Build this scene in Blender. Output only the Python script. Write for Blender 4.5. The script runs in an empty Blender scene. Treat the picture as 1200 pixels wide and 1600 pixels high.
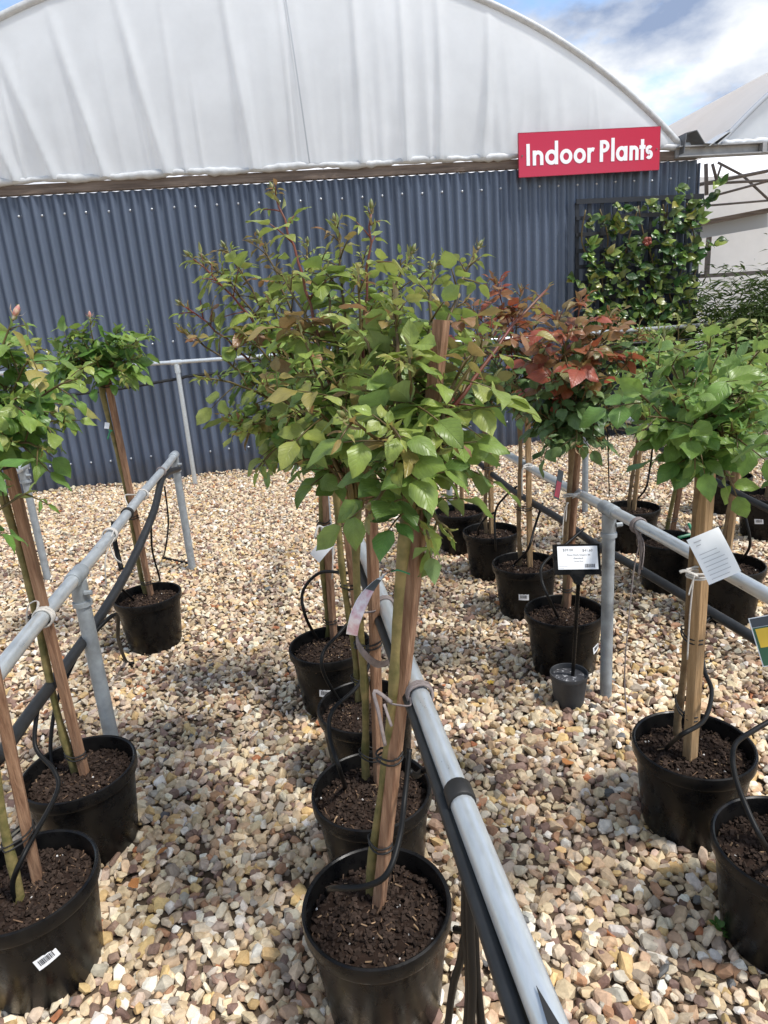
import bpy, math, random
import numpy as np
from mathutils import Vector, Matrix, Euler

# ------------------------------------------------------------------ camera, sky, sun, exposure
SC = bpy.context.scene
COL = SC.collection
F_PX, PITCH, ROLL, YAW, EYE = 1042.75, 0.2770, -0.0775, -0.1133, 1.5
CAMROT = (Matrix.Rotation(YAW, 3, 'Z') @ Matrix.Rotation(math.pi/2 - PITCH, 3, 'X') @ Matrix.Rotation(ROLL, 3, 'Z'))
cam_d = bpy.data.cameras.new('camera'); cam = bpy.data.objects.new('camera', cam_d); COL.objects.link(cam)
cam_d.sensor_fit = 'VERTICAL'; cam_d.sensor_height = 36.0; cam_d.lens = 36.0*F_PX/1600.0
cam_d.clip_start = 0.05; cam_d.clip_end = 3000
cam.matrix_world = Matrix.Translation((0, 0, EYE)) @ CAMROT.to_4x4()
SC.camera = cam

SUN_DIR = Vector((0.50, -0.33, 1.0)).normalized()
world = bpy.data.worlds.new('World'); SC.world = world; world.use_nodes = True
wn, wl = world.node_tree.nodes, world.node_tree.links
wn.clear()
wo = wn.new('ShaderNodeOutputWorld'); wb = wn.new('ShaderNodeBackground')
sky = wn.new('ShaderNodeTexSky'); sky.sky_type = 'NISHITA'; sky.sun_disc = False
sky.sun_elevation = math.asin(SUN_DIR.z); sky.sun_rotation = math.atan2(SUN_DIR.x, SUN_DIR.y)
sky.air_density = 1.0; sky.dust_density = 0.6; sky.ozone_density = 1.5
wb.inputs['Strength'].default_value = 0.15
tc = wn.new('ShaderNodeTexCoord')
mp = wn.new('ShaderNodeMapping'); mp.inputs['Scale'].default_value = (1.0, 1.0, 1.9); mp.inputs['Location'].default_value = (3.1, 0.4, 1.7)
wl.new(tc.outputs['Generated'], mp.inputs['Vector'])
n1 = wn.new('ShaderNodeTexNoise'); n1.inputs['Scale'].default_value = 3.0; n1.inputs['Detail'].default_value = 9; n1.inputs['Roughness'].default_value = 0.56
n2 = wn.new('ShaderNodeTexNoise'); n2.inputs['Scale'].default_value = 5.2; n2.inputs['Detail'].default_value = 7; n2.inputs['Roughness'].default_value = 0.55
wl.new(mp.outputs['Vector'], n1.inputs['Vector']); wl.new(mp.outputs['Vector'], n2.inputs['Vector'])
r1 = wn.new('ShaderNodeValToRGB'); r1.color_ramp.elements[0].position = 0.46; r1.color_ramp.elements[1].position = 0.54
r2 = wn.new('ShaderNodeValToRGB')
r2.color_ramp.elements[0].position = 0.36; r2.color_ramp.elements[0].color = (1.25, 1.6, 2.35, 1)
r2.color_ramp.elements[1].position = 0.60; r2.color_ramp.elements[1].color = (4.1, 4.2, 4.3, 1)
wl.new(n1.outputs['Fac'], r1.inputs['Fac']); wl.new(n2.outputs['Fac'], r2.inputs['Fac'])
wm = wn.new('ShaderNodeMix'); wm.data_type = 'RGBA'
wl.new(r1.outputs['Color'], wm.inputs['Factor']); wl.new(sky.outputs['Color'], wm.inputs[6]); wl.new(r2.outputs['Color'], wm.inputs[7])
wl.new(wm.outputs[2], wb.inputs['Color']); wl.new(wb.outputs['Background'], wo.inputs['Surface'])

sun_d = bpy.data.lights.new('sun', 'SUN'); sun_d.energy = 2.5; sun_d.angle = math.radians(9.0); sun_d.color = (1.0, 0.965, 0.91)
sun = bpy.data.objects.new('sun', sun_d); COL.objects.link(sun)
sun.rotation_euler = SUN_DIR.to_track_quat('Z', 'Y').to_euler(); sun.location = (4, -3, 9)
SC.view_settings.view_transform = 'Standard'; SC.view_settings.look = 'None'
SC.view_settings.exposure = 0.84; SC.view_settings.gamma = 1.0; SC.view_settings.use_curve_mapping = False
SC.render.engine = 'CYCLES'
SC.cycles.max_bounces = 8; SC.cycles.transparent_max_bounces = 12

# ------------------------------------------------------------------ helpers
def ray(px, py): return CAMROT @ Vector(((px-600)/F_PX, -(py-800)/F_PX, -1.0))
def atY(px, py, y):                       # point of the photograph at distance y from the camera
    d = ray(px, py); t = y/d.y; return Vector((d.x*t, y, EYE+d.z*t))
def atZ(px, py, z):
    d = ray(px, py); t = (z-EYE)/d.z; return Vector((d.x*t, d.y*t, z))

class MB:
    """collects shapes into one mesh"""
    def __init__(s): s.v = []; s.f = []; s.c = []; s.uv = None
    def add(s, vs, fs, col=None):
        o = len(s.v); s.v += [tuple(v) for v in vs]; s.f += [tuple(i+o for i in f) for f in fs]
        s.c += [col or (1, 1, 1)]*len(fs)
    def box(s, c, sz, rot=None, col=None):
        hx, hy, hz = sz[0]/2, sz[1]/2, sz[2]/2
        vs = [Vector((x, y, z)) for z in (-hz, hz) for y in (-hy, hy) for x in (-hx, hx)]
        if rot is not None: vs = [rot @ v for v in vs]
        c = Vector(c)
        s.add([v+c for v in vs], [(0, 2, 3, 1), (4, 5, 7, 6), (0, 1, 5, 4), (2, 6, 7, 3), (0, 4, 6, 2), (1, 3, 7, 5)], col)
    def bar(s, a, b, w, h, up=(0, 0, 1), bev=0.0, col=None):
        a, b = Vector(a), Vector(b); d = (b-a).normalized(); up = Vector(up)
        x = d.cross(up)
        if x.length < 1e-4: x = d.cross(Vector((0, 1, 0)))
        x.normalize(); z = x.cross(d)
        if bev <= 0: prof = [(-w/2, -h/2), (w/2, -h/2), (w/2, h/2), (-w/2, h/2)]
        else:
            q = bev; prof = [(-w/2+q, -h/2), (w/2-q, -h/2), (w/2, -h/2+q), (w/2, h/2-q), (w/2-q, h/2), (-w/2+q, h/2), (-w/2, h/2-q), (-w/2, -h/2+q)]
        n = len(prof); vs = [p + x*u + z*v for p in (a, b) for u, v in prof]
        s.add(vs, [(i, (i+1) % n, n+(i+1) % n, n+i) for i in range(n)] + [tuple(range(n))[::-1], tuple(range(n, 2*n))], col)
    def tube(s, pts, r, n=8, closed=False, col=None, flat=1.0):
        pts = [Vector(p) for p in pts]; m = len(pts)
        rr = r if isinstance(r, (list, tuple)) else [r]*m
        def tan(i):
            if closed: d = pts[(i+1) % m]-pts[i-1]
            else: d = pts[min(i+1, m-1)]-pts[max(i-1, 0)]
            return d.normalized() if d.length > 1e-9 else Vector((0, 0, 1))
        t = tan(0); nrm = t.orthogonal().normalized(); vs = []
        for i in range(m):
            t = tan(i); nrm = nrm - t*nrm.dot(t)
            nrm = nrm.normalized() if nrm.length > 1e-6 else t.orthogonal().normalized()
            b = t.cross(nrm)
            for k in range(n):
                a = 2*math.pi*k/n; vs.append(pts[i] + (nrm*math.cos(a) + b*math.sin(a)*flat)*rr[i])
        fs = []
        for i in range(m if closed else m-1):
            j = (i+1) % m
            for k in range(n): fs.append((i*n+k, i*n+(k+1) % n, j*n+(k+1) % n, j*n+k))
        if not closed: fs += [tuple(range(n))[::-1], tuple(range((m-1)*n, m*n))]
        s.add(vs, fs, col)
    def lathe(s, prof, n=32, org=(0, 0, 0), col=None, cap0=False, cap1=False):
        o = Vector(org); m = len(prof)
        vs = [o+Vector((r*math.cos(2*math.pi*k/n), r*math.sin(2*math.pi*k/n), z)) for r, z in prof for k in range(n)]
        fs = [(i*n+k, i*n+(k+1) % n, (i+1)*n+(k+1) % n, (i+1)*n+k) for i in range(m-1) for k in range(n)]
        if cap0: fs.append(tuple(range(n))[::-1])
        if cap1: fs.append(tuple(range((m-1)*n, m*n)))
        s.add(vs, fs, col)
    def sheet(s, grid, col=None):
        m, n = len(grid), len(grid[0])
        s.add([p for row in grid for p in row], [(i*n+j, i*n+j+1, (i+1)*n+j+1, (i+1)*n+j) for i in range(m-1) for j in range(n-1)], col)
    def mesh(s, name, smooth=False, color=False):
        me = bpy.data.meshes.new(name); me.from_pydata(s.v, [], s.f)
        if smooth:
            me.polygons.foreach_set('use_smooth', [True]*len(s.f))
            if smooth == 'auto': me.set_sharp_from_angle(angle=math.radians(38))
        if color:
            at = me.color_attributes.new('Col', 'FLOAT_COLOR', 'CORNER')
            arr = []
            for f, c in zip(s.f, s.c): arr += [c[0], c[1], c[2], 1.0]*len(f)
            at.data.foreach_set('color', arr)
        me.update(); return me

def link(name, me, mat=None, parent=None, mtx=None):
    o = bpy.data.objects.new(name, me); COL.objects.link(o)
    if mat is not None and me is not None and len(me.materials) == 0: me.materials.append(mat)
    if parent is not None: o.parent = parent
    if mtx is not None: o.matrix_local = mtx
    return o
def build(mb, name, mat, parent=None, smooth=False, color=False, loc=None):
    """one mesh object; a loc re-centres the mesh on that point"""
    if loc is not None:
        L = Vector(loc); mb.v = [tuple(Vector(v)-L) for v in mb.v]
    o = link(name, mb.mesh(name, smooth, color), mat, parent)
    if loc is not None: o.location = loc
    return o
def thing(name, label, cat, loc=(0, 0, 0), group=None):
    o = bpy.data.objects.new(name, None); COL.objects.link(o); o.location = loc; o.empty_display_size = 0.1
    return tag(o, label, cat, group)
def tag(o, label, cat, group=None):
    o['label'] = label; o['category'] = cat
    if group: o['group'] = group
    return o
def local(parent, p): return Vector(p) - parent.location
def smooth_path(pts, n=6):
    pts = [Vector(p) for p in pts]; out = []
    for i in range(len(pts)-1):
        p0 = pts[max(i-1, 0)]; p1 = pts[i]; p2 = pts[i+1]; p3 = pts[min(i+2, len(pts)-1)]
        for k in range(n):
            t = k/n
            out.append(0.5*((2*p1) + (p2-p0)*t + (2*p0-5*p1+4*p2-p3)*t*t + (3*p1-p0-3*p2+p3)*t**3))
    out.append(pts[-1]); return out

# ------------------------------------------------------------------ materials
def mat(name, base=(0.5, 0.5, 0.5), rough=0.6, var=0.0, scale=8.0, metal=0.0, spec=0.5, bump=0.0, bscale=40.0, stretch=None, col2=None, transl=0.0, attr=None, objcol=False, rvar=0.0, detail=4.0):
    m = bpy.data.materials.new(name); m.use_nodes = True
    nt = m.node_tree; N, L = nt.nodes, nt.links
    b = N['Principled BSDF']; b.inputs['Roughness'].default_value = rough; b.inputs['Metallic'].default_value = metal
    b.inputs['Specular IOR Level'].default_value = spec
    co = N.new('ShaderNodeTexCoord'); src = co.outputs['Object']
    if stretch:
        q = N.new('ShaderNodeMapping'); q.inputs['Scale'].default_value = stretch; L.new(src, q.inputs['Vector']); src = q.outputs['Vector']
    colsock = None
    if attr or objcol:
        if attr:
            a = N.new('ShaderNodeAttribute'); a.attribute_name = attr; colsock = a.outputs['Color']
        else:
            a = N.new('ShaderNodeObjectInfo'); colsock = a.outputs['Color']
    nz = None
    if var > 0 or col2 or rvar > 0:
        nz = N.new('ShaderNodeTexNoise'); nz.inputs['Scale'].default_value = scale; nz.inputs['Detail'].default_value = detail; nz.inputs['Roughness'].default_value = 0.62
        L.new(src, nz.inputs['Vector'])
    if col2:
        rp = N.new('ShaderNodeValToRGB'); rp.color_ramp.elements[0].position = 0.35; rp.color_ramp.elements[1].position = 0.66
        rp.color_ramp.elements[0].color = (*base, 1); rp.color_ramp.elements[1].color = (*col2, 1)
        L.new(nz.outputs['Fac'], rp.inputs['Fac']); colsock = rp.outputs['Color']
    elif var > 0:
        mr = N.new('ShaderNodeMapRange'); mr.inputs['From Min'].default_value = 0.3; mr.inputs['From Max'].default_value = 0.7
        mr.inputs['To Min'].default_value = 1-var; mr.inputs['To Max'].default_value = 1+var
        L.new(nz.outputs['Fac'], mr.inputs['Value'])
        mx = N.new('ShaderNodeMix'); mx.data_type = 'RGBA'; mx.blend_type = 'MULTIPLY'; mx.inputs['Factor'].default_value = 1.0
        if colsock: L.new(colsock, mx.inputs[6])
        else: mx.inputs[6].default_value = (*base, 1)
        L.new(mr.outputs['Result'], mx.inputs[7]); colsock = mx.outputs[2]
    if colsock: L.new(colsock, b.inputs['Base Color'])
    else: b.inputs['Base Color'].default_value = (*base, 1)
    if rvar > 0:
        m2 = N.new('ShaderNodeMapRange'); m2.inputs['From Min'].default_value = 0.3; m2.inputs['From Max'].default_value = 0.7
        m2.inputs['To Min'].default_value = max(rough-rvar, 0.05); m2.inputs['To Max'].default_value = min(rough+rvar, 1)
        L.new(nz.outputs['Fac'], m2.inputs['Value']); L.new(m2.outputs['Result'], b.inputs['Roughness'])
    if bump > 0:
        n3 = N.new('ShaderNodeTexNoise'); n3.inputs['Scale'].default_value = bscale; n3.inputs['Detail'].default_value = 5; L.new(src, n3.inputs['Vector'])
        bp = N.new('ShaderNodeBump'); bp.inputs['Strength'].default_value = bump; bp.inputs['Distance'].default_value = 0.01
        L.new(n3.outputs['Fac'], bp.inputs['Height']); L.new(bp.outputs['Normal'], b.inputs['Normal'])
    if transl > 0:
        out = N['Material Output']; tr = N.new('ShaderNodeBsdfTranslucent'); ms = N.new('ShaderNodeMixShader'); ms.inputs['Fac'].default_value = transl
        if colsock: L.new(colsock, tr.inputs['Color'])
        else: tr.inputs['Color'].default_value = (*base, 1)
        L.new(b.outputs['BSDF'], ms.inputs[1]); L.new(tr.outputs['BSDF'], ms.inputs[2]); L.new(ms.outputs['Shader'], out.inputs['Surface'])
    return m

def leaf_mat(name, attr=None, rough=0.38):
    m = bpy.data.materials.new(name); m.use_nodes = True
    N, L = m.node_tree.nodes, m.node_tree.links; b = N['Principled BSDF']; out = N['Material Output']
    if attr: a = N.new('ShaderNodeAttribute'); a.attribute_name = attr; cs = a.outputs['Color']
    else: a = N.new('ShaderNodeObjectInfo'); cs = a.outputs['Color']
    uv = N.new('ShaderNodeUVMap')
    # veins: midrib and side veins from the leaf's own UV
    sp = N.new('ShaderNodeSeparateXYZ'); L.new(uv.outputs['UV'], sp.inputs['Vector'])
    ab = N.new('ShaderNodeMath'); ab.operation = 'ABSOLUTE'; L.new(sp.outputs['X'], ab.inputs[0])
    sl = N.new('ShaderNodeMath'); sl.operation = 'MULTIPLY_ADD'; sl.inputs[1].default_value = -0.75; L.new(ab.outputs[0], sl.inputs[0]); L.new(sp.outputs['Y'], sl.inputs[2])
    fr = N.new('ShaderNodeMath'); fr.operation = 'MULTIPLY'; fr.inputs[1].default_value = 44.0; L.new(sl.outputs[0], fr.inputs[0])
    sn = N.new('ShaderNodeMath'); sn.operation = 'SINE'; L.new(fr.outputs[0], sn.inputs[0])
    mr = N.new('ShaderNodeMapRange'); mr.inputs['From Min'].default_value = 0.75; mr.inputs['From Max'].default_value = 1.0; L.new(sn.outputs[0], mr.inputs['Value'])
    md = N.new('ShaderNodeMapRange'); md.inputs['From Min'].default_value = 0.03; md.inputs['From Max'].default_value = 0.0; L.new(ab.outputs[0], md.inputs['Value'])
    mx = N.new('ShaderNodeMath'); mx.operation = 'MAXIMUM'; L.new(mr.outputs[0], mx.inputs[0]); L.new(md.outputs[0], mx.inputs[1])
    vf = N.new('ShaderNodeMath'); vf.operation = 'MULTIPLY'; vf.inputs[1].default_value = 0.10; L.new(mx.outputs[0], vf.inputs[0])
    mc = N.new('ShaderNodeMix'); mc.data_type = 'RGBA'; mc.inputs[7].default_value = (0.34, 0.40, 0.16, 1)
    L.new(vf.outputs[0], mc.inputs['Factor']); L.new(cs, mc.inputs[6])
    # blotchy tone
    co = N.new('ShaderNodeTexCoord'); nz = N.new('ShaderNodeTexNoise'); nz.inputs['Scale'].default_value = 3.0 if not attr else 30.0; nz.inputs['Detail'].default_value = 3
    L.new(co.outputs['Object'], nz.inputs['Vector'])
    m1 = N.new('ShaderNodeMapRange'); m1.inputs['From Min'].default_value = 0.3; m1.inputs['From Max'].default_value = 0.7; m1.inputs['To Min'].default_value = 0.82; m1.inputs['To Max'].default_value = 1.2
    L.new(nz.outputs['Fac'], m1.inputs['Value'])
    mm = N.new('ShaderNodeMix'); mm.data_type = 'RGBA'; mm.blend_type = 'MULTIPLY'; mm.inputs['Factor'].default_value = 1
    L.new(mc.outputs[2], mm.inputs[6]); L.new(m1.outputs[0], mm.inputs[7])
    # the underside of a rose leaf is paler and matt
    ge = N.new('ShaderNodeNewGeometry'); mb_ = N.new('ShaderNodeMix'); mb_.data_type = 'RGBA'
    pale = N.new('ShaderNodeMix'); pale.data_type = 'RGBA'; pale.inputs['Factor'].default_value = 0.38; pale.inputs[7].default_value = (0.26, 0.34, 0.20, 1)
    L.new(mm.outputs[2], pale.inputs[6]); L.new(ge.outputs['Backfacing'], mb_.inputs['Factor']); L.new(mm.outputs[2], mb_.inputs[6]); L.new(pale.outputs[2], mb_.inputs[7])
    L.new(mb_.outputs[2], b.inputs['Base Color'])
    rr = N.new('ShaderNodeMapRange'); rr.inputs['To Min'].default_value = rough; rr.inputs['To Max'].default_value = 0.7; L.new(ge.outputs['Backfacing'], rr.inputs['Value']); L.new(rr.outputs[0], b.inputs['Roughness'])
    b.inputs['Specular IOR Level'].default_value = 0.5
    bp = N.new('ShaderNodeBump'); bp.inputs['Strength'].default_value = 0.35; bp.inputs['Distance'].default_value = 0.004; bp.invert = True
    L.new(mx.outputs[0], bp.inputs['Height']); L.new(bp.outputs['Normal'], b.inputs['Normal'])
    tr = N.new('ShaderNodeBsdfTranslucent'); L.new(mm.outputs[2], tr.inputs['Color'])
    ms = N.new('ShaderNodeMixShader'); ms.inputs['Fac'].default_value = 0.36
    L.new(b.outputs['BSDF'], ms.inputs[1]); L.new(tr.outputs['BSDF'], ms.inputs[2]); L.new(ms.outputs['Shader'], out.inputs['Surface'])
    return m

M = dict(
    leaf=leaf_mat('leaf'), leafmass=leaf_mat('leaf_mass', 'Col'), vineleaf=leaf_mat('vine_leaf', rough=0.27), vinemass=leaf_mat('vine_leaf_mass', 'Col', rough=0.27),
    gravel=mat('gravel_stone', attr='Col', var=0.22, scale=60, rough=0.78, spec=0.3, bump=0.25, bscale=90),
    ground=mat('ground', (0.10, 0.072, 0.048), 0.95, var=0.35, scale=30, bump=0.6, bscale=60, spec=0.1),
    pot=mat('black_plastic', (0.0045, 0.0045, 0.005), 0.30, col2=(0.011, 0.010, 0.009), scale=22, spec=0.17, bump=0.12, bscale=14, rvar=0.12, detail=8),
    greypot=mat('grey_plastic', (0.045, 0.047, 0.05), 0.55, var=0.3, scale=14, spec=0.35),
    soil=mat('bark_soil', attr='Col', var=0.3, scale=50, rough=0.92, spec=0.15),
    stake=mat('red_hardwood', (0.185, 0.095, 0.055), 0.8, col2=(0.36, 0.215, 0.13), scale=7, stretch=(14, 14, 0.9), spec=0.2, bump=0.45, bscale=16, detail=7),
    pine=mat('pale_pine', (0.30, 0.19, 0.095), 0.72, col2=(0.46, 0.30, 0.16), scale=7, stretch=(14, 14, 0.9), spec=0.2, bump=0.45, bscale=16, detail=7),
    stem=mat('green_cane_bark', (0.10, 0.095, 0.03), 0.6, col2=(0.26, 0.20, 0.08), scale=18, spec=0.3, bump=0.25, bscale=60),
    oldstem=mat('brown_cane_bark', (0.15, 0.095, 0.05), 0.75, col2=(0.24, 0.17, 0.095), scale=22, spec=0.2, bump=0.4, bscale=60),
    cane=mat('young_cane', (0.085, 0.055, 0.022), 0.5, col2=(0.13, 0.10, 0.03), scale=14, spec=0.35),
    redcane=mat('red_young_cane', (0.16, 0.030, 0.022), 0.45, col2=(0.14, 0.065, 0.03), scale=10, spec=0.4),
    bud=mat('green_bud', (0.12, 0.17, 0.045), 0.5, col2=(0.20, 0.14, 0.055), scale=60),
    pinkbud=mat('pink_petal', (0.50, 0.17, 0.16), 0.5, col2=(0.62, 0.54, 0.34), scale=60),
    galv=mat('galvanised_steel', (0.55, 0.58, 0.59), 0.36, var=0.10, scale=70, metal=0.55, spec=0.5, bump=0.05, bscale=120, rvar=0.10, stretch=(1, .25, 1), detail=8),
    galvpost=mat('galvanised_post', (0.30, 0.325, 0.34), 0.55, var=0.25, scale=18, metal=0.35, bump=0.08, bscale=50, rvar=0.1),
    hose=mat('black_hose', (0.016, 0.017, 0.018), 0.5, var=0.3, scale=20, spec=0.4),
    drip=mat('drip_tube_plastic', (0.006, 0.006, 0.006), 0.5, spec=0.22),
    tie=mat('black_tie', (0.012, 0.011, 0.010), 0.6), string=mat('pale_string', (0.50, 0.47, 0.43), 0.85, var=0.2, scale=80),
    greytie=mat('grey_soft_tie', (0.20, 0.165, 0.155), 0.8, var=0.3, scale=60), green=mat('green_plastic', (0.02, 0.20, 0.09), 0.4),
    paper=mat('white_card', (0.82, 0.83, 0.84), 0.5), ink=mat('black_ink', (0.03, 0.03, 0.035), 0.7), greyink=mat('grey_ink', (0.45, 0.45, 0.47), 0.7),
    sheet=mat('slate_blue_steel', (0.080, 0.100, 0.140), 0.34, var=0.14, scale=3, spec=0.5, stretch=(1, 1, 0.25), rvar=0.05),
    screw=mat('bright_screw', (0.75, 0.77, 0.78), 0.3, metal=0.6),
    timber=mat('weathered_timber', (0.10, 0.072, 0.055), 0.85, col2=(0.21, 0.16, 0.125), scale=4, stretch=(0.6, 6, 9), bump=0.4, bscale=20),
    poly=mat('translucent_plastic_skin', (0.67, 0.69, 0.70), 0.42, var=0.06, scale=2.0, transl=0.5, spec=0.4),
    roofpoly=mat('roof_plastic_skin', (0.88, 0.88, 0.89), 0.45, var=0.03, scale=2.0, transl=0.75, spec=0.4),
    hem=mat('rolled_plastic_hem', (0.50, 0.51, 0.51), 0.5, var=0.14, scale=14, bump=0.4, bscale=18),
    seam=mat('grey_seam', (0.40, 0.42, 0.45), 0.6), innerwall=mat('off_white_panel', (0.82, 0.81, 0.79), 0.7, var=0.06, scale=2, transl=0.5),
    steel=mat('dull_steel', (0.33, 0.32, 0.31), 0.55, var=0.2, scale=9, metal=0.3), rust=mat('brown_steel', (0.12, 0.10, 0.09), 0.65, var=0.25, scale=20),
    flash=mat('dark_flashing', (0.13, 0.135, 0.14), 0.55, var=0.2, scale=10), trellis=mat('charcoal_timber', (0.010, 0.012, 0.017), 0.6, var=0.25, scale=20, stretch=(1, 1, 1)),
    red=mat('red_sign_face', (0.50, 0.012, 0.042), 0.12, spec=0.5), white=mat('white_lettering', (0.86, 0.86, 0.87), 0.4),
    bamboo=mat('bamboo_leaf', attr='Col', rough=0.75, spec=0.15, transl=0.25), culm=mat('bamboo_stalk', (0.10, 0.12, 0.04), 0.5),
    photo_dark=mat('dark_print', (0.05, 0.055, 0.06), 0.35), photo_pink=mat('pink_flower_print', (0.52, 0.24, 0.28), 0.35, col2=(0.72, 0.69, 0.67), scale=40),
    photo_yellow=mat('yellow_flower_print', (0.75, 0.48, 0.03), 0.35), photo_green=mat('green_leaf_print', (0.03, 0.10, 0.04), 0.35), photo_red=mat('red_flower_print', (0.50, 0.04, 0.07), 0.35),
    dryleaf=mat('dry_leaf', (0.42, 0.17, 0.05), 0.7, var=0.3, scale=30), concrete=mat('dark_concrete_fill', (0.05, 0.05, 0.055), 0.6, col2=(0.50, 0.50, 0.51), scale=60, bump=0.5, bscale=60),
    redflower=mat('dull_red_flower', (0.22, 0.05, 0.03), 0.6),
)
rp = [n for n in M['concrete'].node_tree.nodes if n.type == 'VALTORGB'][0].color_ramp.elements
rp[0].position = 0.56; rp[1].position = 0.66

def sheet_tone(m):
    N, L = m.node_tree.nodes, m.node_tree.links; b = N['Principled BSDF']; src = b.inputs['Base Color'].links[0].from_socket
    oi = N.new('ShaderNodeObjectInfo'); mr = N.new('ShaderNodeMapRange'); mr.inputs['To Min'].default_value = 0.90; mr.inputs['To Max'].default_value = 1.10
    mx = N.new('ShaderNodeMix'); mx.data_type = 'RGBA'; mx.blend_type = 'MULTIPLY'; mx.inputs['Factor'].default_value = 1
    L.new(oi.outputs['Random'], mr.inputs['Value']); L.new(src, mx.inputs[6]); L.new(mr.outputs[0], mx.inputs[7]); 
    # browner, slightly darker towards the foot of the wall, edge broken by noise
    tc_ = N.new('ShaderNodeTexCoord'); sp = N.new('ShaderNodeSeparateXYZ'); L.new(tc_.outputs['Object'], sp.inputs[0])
    nz = N.new('ShaderNodeTexNoise'); nz.inputs['Scale'].default_value = 9; nz.inputs['Detail'].default_value = 7; L.new(tc_.outputs['Object'], nz.inputs['Vector'])
    ad = N.new('ShaderNodeMath'); ad.operation = 'MULTIPLY_ADD'; ad.inputs[1].default_value = -0.45; L.new(nz.outputs['Fac'], ad.inputs[0]); L.new(sp.outputs['Z'], ad.inputs[2])
    m2 = N.new('ShaderNodeMapRange'); m2.inputs['From Min'].default_value = -0.20; m2.inputs['From Max'].default_value = 0.06; m2.inputs['To Min'].default_value = 0.55; m2.inputs['To Max'].default_value = 0.0; L.new(ad.outputs[0], m2.inputs['Value'])
    md = N.new('ShaderNodeMix'); md.data_type = 'RGBA'; md.inputs[7].default_value = (0.085, 0.078, 0.070, 1); L.new(m2.outputs[0], md.inputs['Factor']); L.new(mx.outputs[2], md.inputs[6])
    L.new(md.outputs[2], b.inputs['Base Color'])
sheet_tone(M['sheet'])

# ------------------------------------------------------------------ ground and gravel
WALL = 7.48
mb = MB(); mb.sheet([[Vector((x, y, -0.012)) for x in (-400, -8, 0, 8, 400)] for y in (-400, 0, 8, 400)])
gm = mat('far_gravel', (0.5, 0.42, 0.3), 0.9, spec=0.2)
N, L = gm.node_tree.nodes, gm.node_tree.links; vo = N.new('ShaderNodeTexVoronoi'); vo.inputs['Scale'].default_value = 34; tcg = N.new('ShaderNodeTexCoord')
L.new(tcg.outputs['Object'], vo.inputs['Vector']); cr = N.new('ShaderNodeValToRGB'); cr.color_ramp.interpolation = 'CONSTANT'
for q, (ps_, cc_) in enumerate(((0.0, (.30, .21, .15)), (0.2, (.52, .40, .27)), (0.45, (.62, .52, .38)), (0.7, (.46, .36, .27)), (0.85, (.68, .60, .47)))):
    e = cr.color_ramp.elements[q] if q < 2 else cr.color_ramp.elements.new(ps_)
    e.position = ps_; e.color = (*cc_, 1)
sx_ = N.new('ShaderNodeSeparateColor'); L.new(vo.outputs['Color'], sx_.inputs[0]); L.new(sx_.outputs[0], cr.inputs['Fac']); L.new(cr.outputs['Color'], N['Principled BSDF'].inputs['Base Color'])
bp_ = N.new('ShaderNodeBump'); bp_.inputs['Strength'].default_value = 0.9; bp_.inputs['Distance'].default_value = 0.02; bp_.invert = True; L.new(vo.outputs['Distance'], bp_.inputs['Height']); L.new(bp_.outputs['Normal'], N['Principled BSDF'].inputs['Normal'])
g = build(mb, 'ground', gm); g['kind'] = 'structure'
mb = MB(); mb.sheet([[Vector((-0.43*y-0.9, y, -0.008)), Vector((0.76*y+0.75, y, -0.008))] for y in (0.2, 2.0, 4.0, 6.0, WALL)])
g = build(mb, 'gravel_base', M['ground']); g['kind'] = 'structure'

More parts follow.
